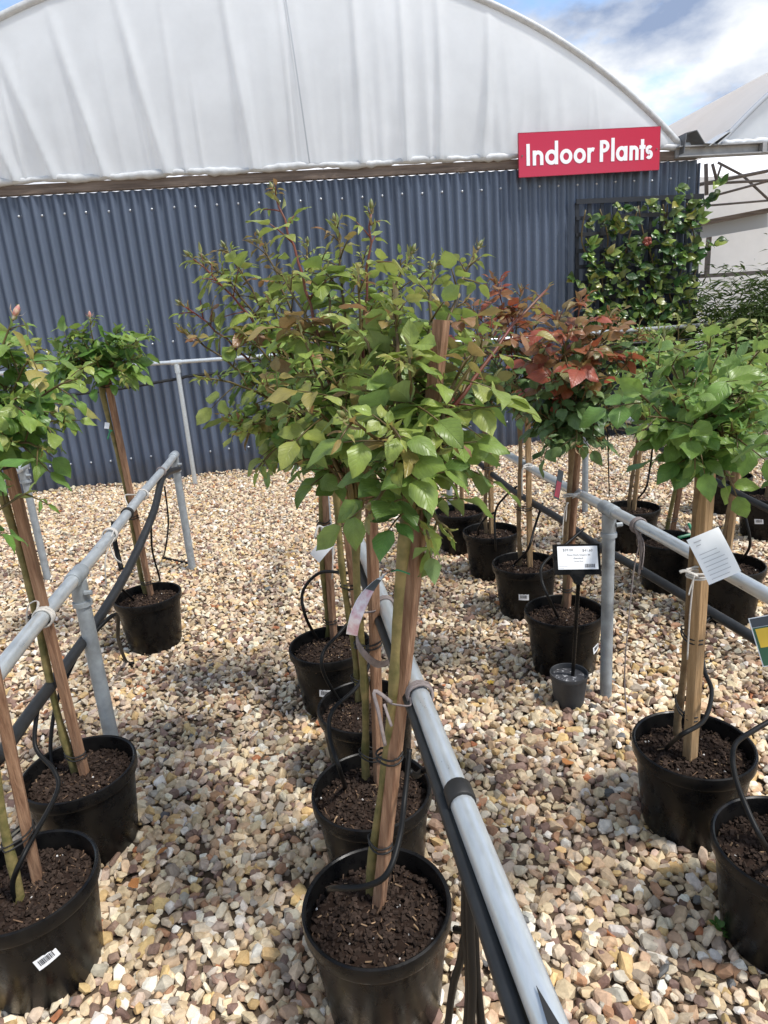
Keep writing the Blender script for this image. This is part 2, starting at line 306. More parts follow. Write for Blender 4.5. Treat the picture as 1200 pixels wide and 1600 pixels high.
def make_gravel():
    rng = np.random.default_rng(5)
    import bmesh
    def hull(npts):
        while True:
            q = rng.normal(size=(npts, 3)); q /= np.linalg.norm(q, axis=1)[:, None]
            q = np.sign(q)*np.abs(q)**0.72; q *= rng.uniform(0.86, 1.10, (npts, 1))
            bm = bmesh.new(); [bm.verts.new(p) for p in q]
            r = bmesh.ops.convex_hull(bm, input=bm.verts); bmesh.ops.delete(bm, geom=[g for g in r['geom_interior'] if isinstance(g, bmesh.types.BMVert)], context='VERTS')
            bmesh.ops.triangulate(bm, faces=bm.faces); bm.verts.index_update()
            v = np.array([p.co[:] for p in bm.verts]); f = np.array([[w.index for w in t.verts] for t in bm.faces]); bm.free()
            if len(v) >= npts-2: return v, f
    def shapes(npts, n): return [hull(npts) for _ in range(n)]
    NEAR, FAR = shapes(22, 60), shapes(11, 60)
    cell = 0.0212
    ys = np.arange(0.2, WALL+0.02, cell); P = []
    for y in ys:
        x0, x1 = -0.43*y-0.9, 0.76*y+0.75
        xs = np.arange(x0, x1, cell); P.append(np.stack([xs, np.full_like(xs, y)], 1))
    P = np.concatenate(P); P += rng.uniform(-0.48, 0.48, P.shape)*cell
    P = P[P[:, 1] < WALL-0.03]
    n = len(P)
    pal = np.array([(0.66, 0.52, 0.34), (0.74, 0.64, 0.48), (0.58, 0.44, 0.29), (0.50, 0.34, 0.22), (0.54, 0.42, 0.33), (0.27, 0.18, 0.14),
                    (0.36, 0.29, 0.23), (0.60, 0.42, 0.20), (0.78, 0.73, 0.64), (0.42, 0.24, 0.14), (0.46, 0.41, 0.34), (0.22, 0.14, 0.11), (0.64, 0.52, 0.38), (0.15, 0.15, 0.15), (0.42, 0.17, 0.08)])
    w = np.array([18, 15, 13, 9, 6, 7, 5, 7, 7, 4, 4, 5, 10, 0.6, 0.6]); w /= w.sum()
    ci = rng.choice(len(pal), n, p=w); C = pal[ci]*np.array([0.985, 0.965, 0.925])*rng.uniform(0.78, 1.12, (n, 1))*rng.uniform(0.97, 1.03, (n, 3)); C = np.clip(C, 0, 0.86)
    near = (P[:, 1] < 2.3) & (P[:, 0] > -0.62*P[:, 1]-0.35) & (P[:, 0] < 0.66*P[:, 1]+0.35)
    V, Fc, CC = [], [], []; off = 0
    var = rng.integers(0, 60, n)
    for sel, S in ((near, NEAR), (~near, FAR)):
        for vi in range(60):
            idx = np.nonzero(sel & (var == vi))[0]; k = len(idx)
            if k == 0: continue
            v0, Fm = S[vi]
            r = 0.0141*np.exp(rng.normal(0, 0.27, k)); r = np.clip(r, 0.007, 0.023)
            sc = np.stack([r*rng.uniform(0.95, 1.5, k), r*rng.uniform(0.75, 1.1, k), r*rng.uniform(0.5, 0.85, k)], 1)
            sh = v0[None]*sc[:, None, :]
            az = rng.uniform(0, 2*np.pi, k); ta = rng.normal(0, 0.55, k); tb_ = rng.normal(0, 0.55, k)
            def rz(a, i, j):
                c, s_ = np.cos(a), np.sin(a); R = np.tile(np.eye(3), (k, 1, 1)); R[:, i, i] = c; R[:, j, j] = c; R[:, i, j] = -s_; R[:, j, i] = s_; return R
            R = rz(az, 0, 1)@rz(ta, 1, 2)@rz(tb_, 0, 2)
            sh = np.einsum('kij,kvj->kvi', R, sh)
            z = rng.uniform(-0.013, 0.007, k) + 0.006*np.sin(P[idx, 0]*3.1+1)*np.sin(P[idx, 1]*2.3) + 0.032*np.exp(-((WALL-0.03-P[idx, 1])/0.055)**2)*(0.6+0.5*np.sin(P[idx, 0]*4.7))
            sh = sh+np.stack([P[idx, 0], P[idx, 1], z], 1)[:, None, :]
            nv = sh.shape[1]
            V.append(sh.reshape(-1, 3)); Fc.append((Fm[None]+(np.arange(k)*nv)[:, None, None]).reshape(-1, 3)+off); off += k*nv
            CC.append(np.repeat(C[idx], len(Fm), 0))
    V = np.concatenate(V).astype(np.float32); Fc = np.concatenate(Fc).astype(np.int32); CC = np.concatenate(CC)
    me = bpy.data.meshes.new('gravel'); me.vertices.add(len(V)); me.vertices.foreach_set('co', V.ravel())
    me.loops.add(len(Fc)*3); me.loops.foreach_set('vertex_index', Fc.ravel()); me.polygons.add(len(Fc))
    me.polygons.foreach_set('loop_start', np.arange(0, len(Fc)*3, 3, dtype=np.int32)); me.polygons.foreach_set('loop_total', np.full(len(Fc), 3, np.int32))
    at = me.color_attributes.new('Col', 'FLOAT_COLOR', 'CORNER')
    c4 = np.ones((len(Fc)*3, 4), np.float32); c4[:, :3] = np.repeat(CC, 3, 0); at.data.foreach_set('color', c4.ravel())
    me.update(); me.validate(); me.shade_flat()
    o = link('gravel', me, M['gravel']); tag(o, 'cream, tan and brown crushed gravel covering the nursery yard', 'gravel'); o['kind'] = 'stuff'
make_gravel()

# ------------------------------------------------------------------ main greenhouse with corrugated end wall
ARC_C, ARC_R = -1.31, 6.16
def arch(x): return math.sqrt(max(ARC_R**2-x*x, 0))+ARC_C
XL, XR, WTOP = -4.45, 4.575, 2.93
gh = thing('greenhouse', 'large plastic tunnel greenhouse with slate blue corrugated steel end wall', 'greenhouse', (0, WALL, 0))
RIB = 0.1060; AMP = 0.0205
def corr(x): return -AMP*math.cos(2*math.pi*(x+1.663)/RIB+math.pi) # valley (away from camera) at the screws
nsheet = 9; wsheet = 10*RIB; x1 = XR
for k in range(nsheet):
    a = max(XR-(k+1)*wsheet, XL); b = XR-k*wsheet
    n = 120; dy = -0.002*(k % 2)
    xs = [a-0.02+(b-a+0.02)*i/n for i in range(n+1)]
    mb = MB(); mb.sheet([[Vector((x, corr(x)+dy, z)) for x in xs] for z in (-0.02, WTOP)])
    build(mb, 'corrugated_sheet', M['sheet'], gh, smooth=True)
mb = MB(); mb.lathe([(0.0001, -0.010), (0.006, -0.009), (0.011, -0.004), (0.013, 0.003)], 8); sme = mb.mesh('screw', True)
sme.materials.append(M['screw'])
R90 = Matrix.Rotation(math.pi/2, 4, 'X').inverted()
rnd = random.Random(4)
def screw_row(z0, z1):
    k = 0; x = -1.663-2*RIB*13
    while x < XR-0.03:
        if x > XL+0.02:
            z = z0+(z1-z0)*(x+2.5)/6+rnd.uniform(-.006, .006)
            o = link('screw', sme, None, gh); o.matrix_local = Matrix.Translation((x+rnd.uniform(-.006, .006), AMP-0.006, z)) @ Matrix.Rotation(-math.pi/2, 4, 'X')
        x += 2*RIB
screw_row(2.755, 2.76); screw_row(1.46, 1.47); screw_row(0.27, 0.28)
mb = MB(); mb.box((0.06, 0.01, 2.985), (9.0, 0.075, 0.085)); build(mb, 'top_beam', M['timber'], gh)
mb = MB(); mb.box((XR+0.012, 0.0, 1.45), (0.012, 0.05, 2.9)); build(mb, 'edge_flashing', M['sheet'], gh)
# hem roll of plastic along the beam
pts, rad = [], []; rr = random.Random(8)
for i in range(181):
    x = -4.42+8.86*i/180; pts.append((x, -0.036+rr.uniform(-.006, .006), 3.058+0.008*math.sin(x*5)+rr.uniform(-.006, .006))); rad.append(0.032+0.007*math.sin(x*9)+rr.uniform(-.006, .007))
mb = MB(); mb.tube(pts, rad, 9); build(mb, 'plastic_hem', M['hem'], gh, smooth=True)
# gable skin with hanging folds
rr = random.Random(21); folds = []
for i in range(85):
    folds.append((rr.uniform(-4.4, 4.4), rr.uniform(-0.12, 0.06), rr.uniform(0.018, 0.07), rr.uniform(0.006, 0.024), rr.uniform(0.35, 1.0)))
for x0, lean in ((-1.05, -.25), (-1.62, -.28), (-2.1, -.34), (-0.2, -.12), (0.9, 0.02), (1.35, 0.03), (1.7, 0.05), (2.15, 0.12), (-2.45, -.4)):
    folds.append((x0, lean, 0.05, 0.060, 0.97))
def fold(x, v):
    y = 0
    for x0, lean, w, a, top in folds:
        if v < top:
            d = (x-x0-lean*v)/w
            if -3 < d < 3: y -= a*(1-v/top)**0.6*(math.exp(-d*d*2.2) if d < 0 else math.exp(-d*d*0.8))
    return y
nx, nv = 430, 16; grid = []
for j in range(nv+1):
    row = []
    for i in range(nx+1):
        x = -4.33+8.66*i/nx; top = max(arch(x), 3.07); v = j/nv
        row.append(Vector((x, -0.03+fold(x, v)-0.10*math.sin(math.pi*v)*max(0, 1-(x/4.6)**2), 3.05+(top-3.05)*v)))
    grid.append(row)
mb = MB(); mb.sheet(grid); build(mb, 'gable_skin', M['poly'], gh, smooth=True)
mb = MB(); mb.tube([(x, -0.045, arch(x)+0.01) for x in np.linspace(-4.36, 4.36, 90)], 0.032, 10); build(mb, 'gable_hoop', M['hem'], gh, smooth=True)
mb = MB(); mb.sheet([[Vector((x, y, arch(x)+0.036)) for x in np.linspace(-4.4, 4.4, 60)] for y in np.linspace(-0.04, 22, 12)]); build(mb, 'roof_skin', M['roofpoly'], gh, smooth=True)
xs0 = 0.36
mb = MB(); mb.sheet([[Vector((xs0+dx-0.10*t, -0.045+fold(xs0-.1*t, t)-0.10*math.sin(math.pi*t), 3.08+(arch(xs0)-3.1)*t)) for dx in (0, 0.014)] for t in np.linspace(0, 1, 20)]); build(mb, 'skin_seam', M['seam'], gh)
# side walls and inner hoops that show as soft lines through the skin
for sx in (-1, 1):
    mb = MB(); mb.box((sx*4.45, 11.05, 1.45), (0.06, 22, 2.9)); build(mb, 'side_wall', M['innerwall'], gh)
for yb in (2.5, 5.0, 7.5):
    mb = MB(); mb.tube([(x, yb, arch(x)-0.03) for x in np.linspace(-4.36, 4.36, 50)], 0.03, 8); build(mb, 'inner_hoop', M['steel'], gh)

# ------------------------------------------------------------------ sign
SX0, SX1, SZ0, SZ1 = 2.515, 4.055, 2.832, 3.245
sg = thing('sign', 'red board sign reading Indoor Plants in white letters on the greenhouse end', 'sign', ((SX0+SX1)/2, WALL-0.125, SZ0))
mb = MB(); mb.box((0, 0, (SZ1-SZ0)/2), (SX1-SX0, 0.018, SZ1-SZ0)); build(mb, 'board', M['red'], sg)
mb = MB()
for sx in (-1, 1): mb.box((sx*(SX1-SX0)/2*1.0, 0.001, (SZ1-SZ0)/2), (0.006, 0.021, SZ1-SZ0+0.004))
for sz in (0, 1): mb.box((0, 0.0015, sz*(SZ1-SZ0)), (SX1-SX0+0.004, 0.022, 0.005))
build(mb, 'board_edge', mat('dark_red_edge', (0.30, 0.012, 0.03), 0.4), sg)
U = 1.385/(702-163)
def stroke(path, w, depth, closed=False):
    P = [Vector((a, b)) for a, b in path]; m = len(P); Lf, Rt = [], []
    for i in range(m):
        if closed: d1 = (P[i]-P[i-1]).normalized(); d2 = (P[(i+1) % m]-P[i]).normalized()
        else:
            d1 = (P[i]-P[i-1]).normalized() if i else (P[1]-P[0]).normalized()
            d2 = (P[i+1]-P[i]).normalized() if i < m-1 else d1
        t = (d1+d2).normalized(); nn = Vector((-t.y, t.x)); k = w/2/max(0.5, nn.dot(Vector((-d1.y, d1.x))))
        Lf.append(P[i]+nn*k); Rt.append(P[i]-nn*k)
    vs = []
    for yy in (-depth, 0.0):
        for a in Lf+Rt: vs.append((a.x, yy, a.y))
    fs = []; n2_ = 2*m
    for i in range(m if closed else m-1):
        j = (i+1) % m
        fs += [(i, m+i, m+j, j), (n2_+i, n2_+j, n2_+m+j, n2_+m+i), (i, j, n2_+j, n2_+i), (m+i, n2_+m+i, n2_+m+j, m+j)]
    if not closed: fs += [(0, n2_, n2_+m, m), (m-1, 2*m-1, n2_+2*m-1, n2_+m-1)]
    return vs, fs
def arcp(cx, cy, rx, ry, a0, a1, n=18): return [(cx+rx*math.cos(math.radians(a0+(a1-a0)*i/n)), cy+ry*math.sin(math.radians(a0+(a1-a0)*i/n))) for i in range(n+1)]
W_ = 14.6
def letter(ch, x0, x1):
    w = x1-x0; h = W_/2; XH, CAP, ASC = 54, 79, 86; S = []
    ro = (w-W_)/2
    if ch == 'I': S = [([((x0+x1)/2, 0), ((x0+x1)/2, CAP)], 0)]
    elif ch == 'l': S = [([((x0+x1)/2, 0), ((x0+x1)/2, ASC)], 0)]
    elif ch == 'n':
        cy = XH-ro-h; S = [([(x0+h, 0), (x0+h, XH)], 0), (arcp((x0+x1)/2, cy, ro, ro, 180, 0)+[(x1-h, 0)], 0)]
    elif ch == 'o': S = [(arcp((x0+x1)/2, XH/2, ro, XH/2-h+1, 0, 345, 30), 1)]
    elif ch in 'da': S = [(arcp((x0+x1)/2-1, XH/2, ro, XH/2-h+1, 0, 345, 30), 1), ([(x1-h, 0), (x1-h, ASC if ch == 'd' else XH)], 0)]
    elif ch == 'r': S = [([(x0+h, 0), (x0+h, XH)], 0), (arcp(x0+h+15, XH-h-14, 14, 15, 170, 62, 10), 0)]
    elif ch == 'P':
        bh = 44; r = bh/2-h+1; cy = CAP-bh/2
        S = [([(x0+h, 0), (x0+h, CAP)], 0), ([(x0+h, cy+r)]+arcp(x1-h-r, cy, r, r, 90, -90, 16)+[(x0+h, cy-r)], 0)]
    elif ch == 't': S = [([((x0+x1)/2, 0), ((x0+x1)/2, 76)], 0), ([(x0, XH-7), (x1, XH-7)], 0)]
    elif ch == 's':
        r = (XH-14)/4+1; cx = (x0+x1)/2; rx = w/2-h+1
        S = [(arcp(cx, XH-7-r, rx, r, 35, 255, 16)+arcp(cx, 7+r, rx, r, 80, -145, 16), 0)]
    return S
lay = [('I', 163, 180), ('n', 190, 235), ('d', 243, 297), ('o', 304, 357), ('o', 362, 414), ('r', 420, 446), ('P', 473, 514), ('l', 521, 537), ('a', 543, 592), ('n', 600, 640), ('t', 643, 669), ('s', 670, 702)]
for ch, a, b in lay:
    mb = MB()
    for q, (path, closed) in enumerate(letter(ch, a, b)):
        ww = W_ if ch != 's' else 12.5
        vs, fs = stroke(path, ww*0.95, 0.003+0.0006*q, bool(closed))
        mb.add([((x-432.5)*U, y-0.0092, z*U+0.105) for x, y, z in vs], fs)
    build(mb, 'letter', M['white'], sg)
for sx in (-1, 1):
    mb = MB(); mb.tube([(sx*0.735, -0.009, 0.2), (sx*0.735, -0.016, 0.2)], 0.008, 8); build(mb, 'fixing_screw', M['rust'], sg)

# ------------------------------------------------------------------ trellis and its climber
tr = thing('trellis', 'charcoal timber lattice trellis standing against the corrugated wall', 'trellis', (3.87, 7.385, 0))
for i in range(11):
    x = -0.70+1.40*i/10; mb = MB(); mb.bar((x, 0, 0.0), (x-0.01, 0, 2.56), 0.040, 0.014, up=(0, 1, 0)); build(mb, 'upright_slat', M['trellis'], tr)
for j in range(16):
    z = 0.10+2.46*j/15; mb = MB(); mb.bar((-0.725, -0.016, z+0.01), (0.725, -0.016, z-0.01), 0.014, 0.040 if j < 15 else 0.05); build(mb, 'cross_slat', M['trellis'], tr)

def leaf_mesh(name, wid=0.62, fold_=0.25, curl=0.35, rows=7, tip=1.5, serr=0.03, seed=0, side=0.0, twist=0.0):
    rg = random.Random(seed); mb = MB(); g = []; uvs = []
    for i in range(rows+1):
        t = i/rows
        w = wid/2*math.sin(math.pi*min(1, t**0.80))**0.85*(1-0.25*t**tip) if 0 < t < 1 else 0.0
        w = max(w, 0.004)
        row = []
        for j, u in enumerate((-1, -0.5, 0, 0.5, 1)):
            ww = w*(1+(serr*(1 if i % 2 else -1) if abs(u) == 1 and 0 < i < rows else 0))
            x = u*ww; z = fold_*abs(x)-curl*t*t*0.6-0.18*curl*abs(u)*abs(x)*2 + rg.uniform(-.012, .012)*(0 < i < rows) + 0.03*math.sin(t*9+seed)*abs(u)
            th = twist*t; row.append(Vector((x*math.cos(th)+side*t*t, t*(1-0.10*curl*t), z+x*math.sin(th)+0.035*math.sin(t*7+u*2+seed*1.7)*abs(u)))); uvs.append((u*w*1.6, t))
        g.append(row)
    mb.sheet(g); me = mb.mesh(name, True)
    lay_ = me.uv_layers.new(name='UVMap')
    for p in me.polygons:
        for li in p.loop_indices: lay_.data[li].uv = uvs[me.loops[li].vertex_index]
    return me
LEAF = [leaf_mesh('leaf', w, f, c, serr=0.045, seed=k, side=s) for k, (w, f, c, s) in enumerate([(0.76, 0.22, 0.30, .03), (0.70, 0.35, 0.55, -.04), (0.82, 0.15, 0.15, .0), (0.72, 0.40, 0.85, .05), (0.66, 0.30, 0.40, -.06), (0.80, 0.1, 0.6, .04)])]
YOUNG = [leaf_mesh('young_leaf', w, f, c, serr=0.05, seed=20+k) for k, (w, f, c) in enumerate([(0.34, 0.7, 0.4), (0.42, 0.6, 0.9), (0.28, 0.9, 0.2)])]
LEAF += [leaf_mesh('leaf', w, f, c, serr=0.05, seed=60+k, side=s, twist=tw) for k, (w, f, c, s, tw) in enumerate([(0.72, 0.3, 0.7, .08, .5), (0.64, 0.45, 0.3, -.08, -.6), (0.78, 0.1, 0.95, .0, .3), (0.68, 0.55, 0.5, .06, -.3), (0.74, 0.2, -0.25, -.05, .4)])]
for me in LEAF+YOUNG: me.materials.append(M['leaf'])
VINE = [leaf_mesh('vine_leaf', w, f, c, rows=6, tip=3, serr=0, seed=40+k) for k, (w, f, c) in enumerate([(0.66, 0.25, 0.3), (0.58, 0.4, 0.6), (0.70, 0.12, 0.1)])]
for me in VINE: me.materials.append(M['vineleaf'])

def frame(p, d, up, s, roll=0.0):
    d = Vector(d).normalized(); up = Vector(up); x = d.cross(up)
    if x.length < 1e-3: x = d.orthogonal()
    x.normalize(); z = x.cross(d)
    R = Matrix((x, d, z)).transposed()
    if roll: R = R @ Matrix.Rotation(roll, 3, 'Y')
    R = R*s
    m = R.to_4x4(); m.translation = Vector(p); return m
def leaf_mass(name, items, parent, mat_):
    """joined small leaves: items are (mesh, matrix, colour)"""
    if not items: return
    V, Fs, C, UV = [], [], [], []
    cache = {}; off = 0
    for me, mx, col in items:
        if me.name not in cache:
            cache[me.name] = ([v.co.copy() for v in me.vertices], [tuple(p.vertices) for p in me.polygons], [me.uv_layers[0].data[l].uv[:] for p in me.polygons for l in p.loop_indices])
        vs, fs, uv = cache[me.name]
        V += [tuple(mx @ v) for v in vs]; Fs += [tuple(i+off for i in f) for f in fs]; off += len(vs)
        UV += uv; C += [col[0], col[1], col[2], 1.0]*len(uv)
    me = bpy.data.meshes.new(name); me.from_pydata(V, [], Fs); me.polygons.foreach_set('use_smooth', [True]*len(Fs))
    ul = me.uv_layers.new(name='UVMap'); ul.data.foreach_set('uv', [q for u in UV for q in u])
    at = me.color_attributes.new('Col', 'FLOAT_COLOR', 'CORNER'); at.data.foreach_set('color', C)
    o = link(name, me, mat_, parent); o['kind'] = 'stuff'; return o

rv = random.Random(77)
vine = thing('climbing_vine', 'glossy green climbing plant covering the charcoal trellis', 'climbing plant', (3.87, 7.32, 0))
for k in range(7):
    x = -0.55+1.1*k/6; pts = [Vector((x*0.6, 0, 0.0))]
    for j in range(1, 9): pts.append(Vector((x+rv.uniform(-.13, .13), rv.uniform(-.05, .03), j*0.31)))
    mb = MB(); mb.tube(smooth_path(pts, 4), 0.008, 5); build(mb, 'vine_stem', M['cane'], vine, smooth=True)
clusters = []
for k in range(154):
    z = 0.75+1.75*((k % 14)+rv.random())/14; x = -0.70+1.30*((k//14)+rv.random())/11
    if z > 2.15 and x < 0.1 and rv.random() < 0.4: continue
    if z > 1.9 and x < -0.4 and rv.random() < 0.15: continue
    clusters.append(Vector((x, rv.uniform(-.12, 0.0), z)))
clusters += [Vector((0.72, -.05, 2.5)), Vector((0.78, -.08, 2.62)), Vector((0.35, -.06, 2.6)), Vector((0.30, -.08, 2.5)), Vector((-.78, -.05, 1.75)), Vector((0.80, -.05, 2.05))]
vl = []
for c in clusters:
    for q in range(rv.randint(5, 8)):
        a = rv.uniform(0, 2*math.pi); d = Vector((math.cos(a), -0.45-0.5*rv.random(), math.sin(a)*0.6+0.1))
        p = c+Vector((rv.uniform(-.04, .04), rv.uniform(-.04, .02), rv.uniform(-.05, .05)))
        u = rv.random(); col = (0.050, 0.10, 0.028) if u < 0.42 else ((0.13, 0.20, 0.045) if u < 0.75 else (0.26, 0.32, 0.07))
        col = tuple(x*rv.uniform(0.8, 1.2) for x in col)
        vl.append((rv.choice(VINE), frame(p, d, Vector((0, -0.9, 0.6))+Vector((rv.uniform(-.5, .5), rv.uniform(-.3, .3), 0)), rv.uniform(0.09, 0.14)), col))
rv.shuffle(vl)
for me, mx, col in vl[:290]:
    o = link('leaf', me, None, vine); o.matrix_local = mx; o.color = (*col, 1)
leaf_mass('foliage', vl[290:], vine, M['vinemass'])
mb = MB()
for q in range(9):
    a = q*2.4; mb.lathe([(0.001, 0), (0.022, 0.01), (0.018, 0.03), (0.001, 0.036)], 7, (0.30+0.03*math.cos(a)*(q > 0), -0.17-0.01*(q % 2), 1.98+0.03*math.sin(a)*(q > 0)))
p_fl = local(vine, atY(1011, 380, 7.1)); mb.v = [tuple(Vector(v)-Vector((0.30, -0.17, 1.98))+p_fl) for v in mb.v]
build(mb, 'flower', M['redflower'], vine, smooth=True)

# ------------------------------------------------------------------ neighbouring tunnel, its frame, bamboo
X2 = 9.28
g2 = thing('neighbouring_greenhouse', 'white plastic tunnel with open steel framed front beyond the corrugated wall', 'greenhouse', (X2, 7.75, 0))
mb = MB(); mb.sheet([[Vector((x, y, arch(x)+0.04)) for x in np.linspace(-4.42, 4.42, 60)] for y in np.linspace(0, 30, 14)]); build(mb, 'roof_skin', M['roofpoly'], g2, smooth=True)
mb = MB(); mb.tube([(x, -0.02, arch(x)+0.03) for x in np.linspace(-4.4, 4.4, 90)], 0.03, 8); build(mb, 'front_hoop', M['seam'], g2, smooth=True)
mb = MB(); mb.sheet([[Vector((x, 0.04, 3.08+(max(arch(x), 3.09)-3.08)*v)) for x in np.linspace(-4.3, 4.3, 60)] for v in (0, 0.5, 1)]); build(mb, 'gable_skin', M['poly'], g2, smooth=True)
pts, rad = [], []; rr = random.Random(9)
for i in range(120):
    x = -4.30+5.6*i/119; pts.append((x, -0.06, 3.12+rr.uniform(-.008, .008))); rad.append(0.045+rr.uniform(-.009, .009))
mb = MB(); mb.tube(pts, rad, 8); build(mb, 'plastic_hem', M['hem'], g2, smooth=True)
mb = MB(); mb.box((-2.0, -0.30, 3.0), (6.0, 0.05, 0.085)); mb.box((-2.0, -0.335, 3.048), (6.0, 0.12, 0.012)); mb.box((-2.0, -0.335, 2.952), (6.0, 0.12, 0.012)); build(mb, 'gutter_beam', M['steel'], g2)
mb = MB(); mb.box((-4.02, -0.37, 3.0), (0.05, 0.06, 0.10)); build(mb, 'beam_bracket', M['steel'], g2)
def q2(px, py, y=8.1): return local(g2, atY(px, py, y))
bars = [((1103, 256), (1104, 305), .05), ((1113, 256), (1120, 282), .04), ((1127, 258), (1119, 283), .03), ((1090, 289), (1215, 264), .045), ((1090, 288), (1215, 281), .035), ((1108, 308), (1215, 279), .03),
        ((1122, 254), (1160, 274), .035), ((1160, 274), (1215, 325), .035), ((1098, 322), (1215, 312), .028)]
for k, (a, b, w) in enumerate(bars):
    mb = MB(); mb.tube([q2(*a, 8.1+0.05*k), q2(*b, 8.1+0.05*k)], w*0.46, 8); build(mb, 'frame_bar', M['rust'], g2, smooth=True)
mb = MB(); a, b = q2(1096, 349, 8.7), q2(1215, 326, 8.7); mb.bar(a, b, 0.34, 0.05); build(mb, 'timber_shelf', M['timber'], g2)
mb = MB(); mb.bar(a+Vector((0, .19, -.09)), b+Vector((0, .19, -.11)), 0.03, 0.18); build(mb, 'grey_fascia', M['seam'], g2)
for k, (pa, pb, w) in enumerate((((1109, 352), (1104, 432), .05), ((1088, 432), (1215, 424), .05))):
    mb = MB(); mb.bar(q2(*pa, 9.0+.06*k), q2(*pb, 9.0+.06*k), w, w); build(mb, 'mullion', M['rust'], g2)
mb = MB(); mb.sheet([[Vector((x, 1.75, z)) for x in (-4.6, -3.0, 4.3)] for z in (0, 1.5, 3.1)]); build(mb, 'rear_panel', M['innerwall'], g2)
for nm, lb, px, py, pts in (('bent_flashing', 'dark grey bent metal flashing lying on the greenhouse gutter', 1080, 225, [(-.13, -.10), (-.11, .09), (.0, .11), (.10, -.02), (.22, -.03)]),
                            ('plastic_offcut', 'pale folded plastic offcut beside bent flashing on the gutter', 1115, 222, [(-.10, -.05), (.02, .02), (.16, .10), (.15, .07), (.0, -.04)])):
    c = atY(px, py, 7.42); mb = MB()
    n = len(pts); P3 = [Vector((c.x+a, c.y-0.06, c.z+b)) for a, b in pts]; 
    for i in range(n-1): mb.bar(P3[i]+Vector((0, .12, 0)), P3[i+1]+Vector((0, .12+.001*i, 0)), 0.30, 0.008, up=(0, 0, 1))
    o = build(mb, nm, M['flash'] if nm == 'bent_flashing' else M['hem'], loc=(c.x, c.y, c.z-0.1)); tag(o, lb, 'metal offcut' if nm == 'bent_flashing' else 'plastic offcut')

rb = random.Random(31)
bamb = thing('bamboo_clump', 'dark green feathery bamboo clump growing beside the trellis', 'bamboo', (5.15, 6.9, 0))
items = []; mbL = MB()
for k in range(60):
    x, y = rb.uniform(-.62, 1.0), rb.uniform(-.35, .45); h = rb.uniform(1.1, 1.75) if x < 0.25 else rb.uniform(1.5, 2.25)
    tipx = x+rb.uniform(-.22, .22); P0, P1 = Vector((x*0.6, y*0.6, 0)), Vector((tipx, y+rb.uniform(-.15, .15), h))
    if k < 22:
        mb = MB(); mb.tube([P0.lerp(P1, t)+Vector((0.05*math.sin(t*3+k), 0, 0)) for t in np.linspace(0, 1, 8)], [0.008*(1-.7*t) for t in np.linspace(0, 1, 8)], 5); build(mb, 'stalk', M['culm'], bamb, smooth=True)
    for q in range(330):
        t = rb.uniform(0.35, 1.0) ; p = P0.lerp(P1, t)+Vector((rb.gauss(0, .13), rb.gauss(0, .12), rb.gauss(0, .07)))
        a = rb.uniform(0, 6.28); d = Vector((math.cos(a), math.sin(a), rb.uniform(-.7, .5))).normalized(); L_ = rb.uniform(0.09, 0.18)
        n_ = d.orthogonal().normalized(); n_ = Matrix.Rotation(rb.uniform(0, 6.28), 3, d) @ n_; w = n_*L_*0.06
        c = rb.uniform(0.7, 1.3); col = (0.050*c, 0.082*c, 0.020*c) if rb.random() < 0.85 else (0.13*c, 0.17*c, 0.05*c)
        mbL.add([p, p+d*L_*0.4+w, p+d*L_*0.4-w, p+d*L_-Vector((0, 0, L_*.15))], [(0, 1, 2), (1, 3, 2)], col)
o = build(mbL, 'foliage', M['bamboo'], bamb, color=True); o['kind'] = 'stuff'

# ------------------------------------------------------------------ pipe rails
RZ = 0.776
def railx(x0, y): return x0-0.0211*y
def clamp_fit(root, p, r=0.030):
    mb = MB(); p = Vector(p)
    mb.tube([p+Vector((0, -.05, 0)), p+Vector((0, -.046, 0)), p+Vector((0, .046, 0)), p+Vector((0, .05, 0))], [r*.92, r, r, r*.92], 14)
    mb.tube([p+Vector((0, 0, -.015)), p+Vector((0, 0, -.095)), p+Vector((0, 0, -.10))], [r, r, r*.9], 14)
    mb.tube([p+Vector((0, 0, -.088)), p+Vector((0, 0, -.104))], r*1.16, 14)
    mb.tube([p+Vector((r*.7, -.02, -.055)), p+Vector((r*1.6, -.02, -.055))], 0.009, 7)
    build(mb, 'tee_clamp', M['galvpost'], root, smooth='auto')
def pipe_rail(label, x0, ya, yb, posts, r=0.0225, pr=0.023, z=RZ):
    base = Vector((railx(x0, yb), yb, 0))
    root = thing('pipe_rail', label, 'pipe rail', base, 'galvanised pipe rails between the pot rows')
    L = lambda x, y, zz: Vector((x, y, zz))-base
    mb = MB(); n = 14; pts = [L(railx(x0, ya+(yb-ya)*i/n), ya+(yb-ya)*i/n, z+0.004*math.sin(i*1.3)) for i in range(n+1)]
    mb.tube(pts, r, 16); build(mb, 'rail', M['galv'], root, smooth='auto')
    for y, dx in posts:
        x = railx(x0, y)
        mb = MB(); mb.tube([L(x+dx, y, -0.03), L(x, y, z-0.02)], pr, 14); build(mb, 'post', M['galvpost'], root, smooth='auto')
        clamp_fit(root, L(x, y, z), r*1.32)
    return root
pipe_rail('galvanised pipe rail carrying the sagging black hose beside three left roses', -0.7338, -0.3, 4.40, [(2.17, 0.0), (4.36, 0.0)], 0.0205, 0.0245)
pipe_rail('galvanised pipe rail with black tape band through the central row of roses', 0.202, -0.35, 4.35, [(4.31, 0.0), (-0.15, 0.0)], 0.0195)
pipe_rail('galvanised pipe rail passing behind the price card and white plant tag', 1.1322, -0.2, 4.75, [(2.235, 0.0), (4.70, 0.0)], 0.0195)
pipe_rail('galvanised pipe rail behind the back row of pots near the trellis', 2.175, 0.6, 4.75, [(4.68, 0.0), (2.2, 0.0)], 0.0215)
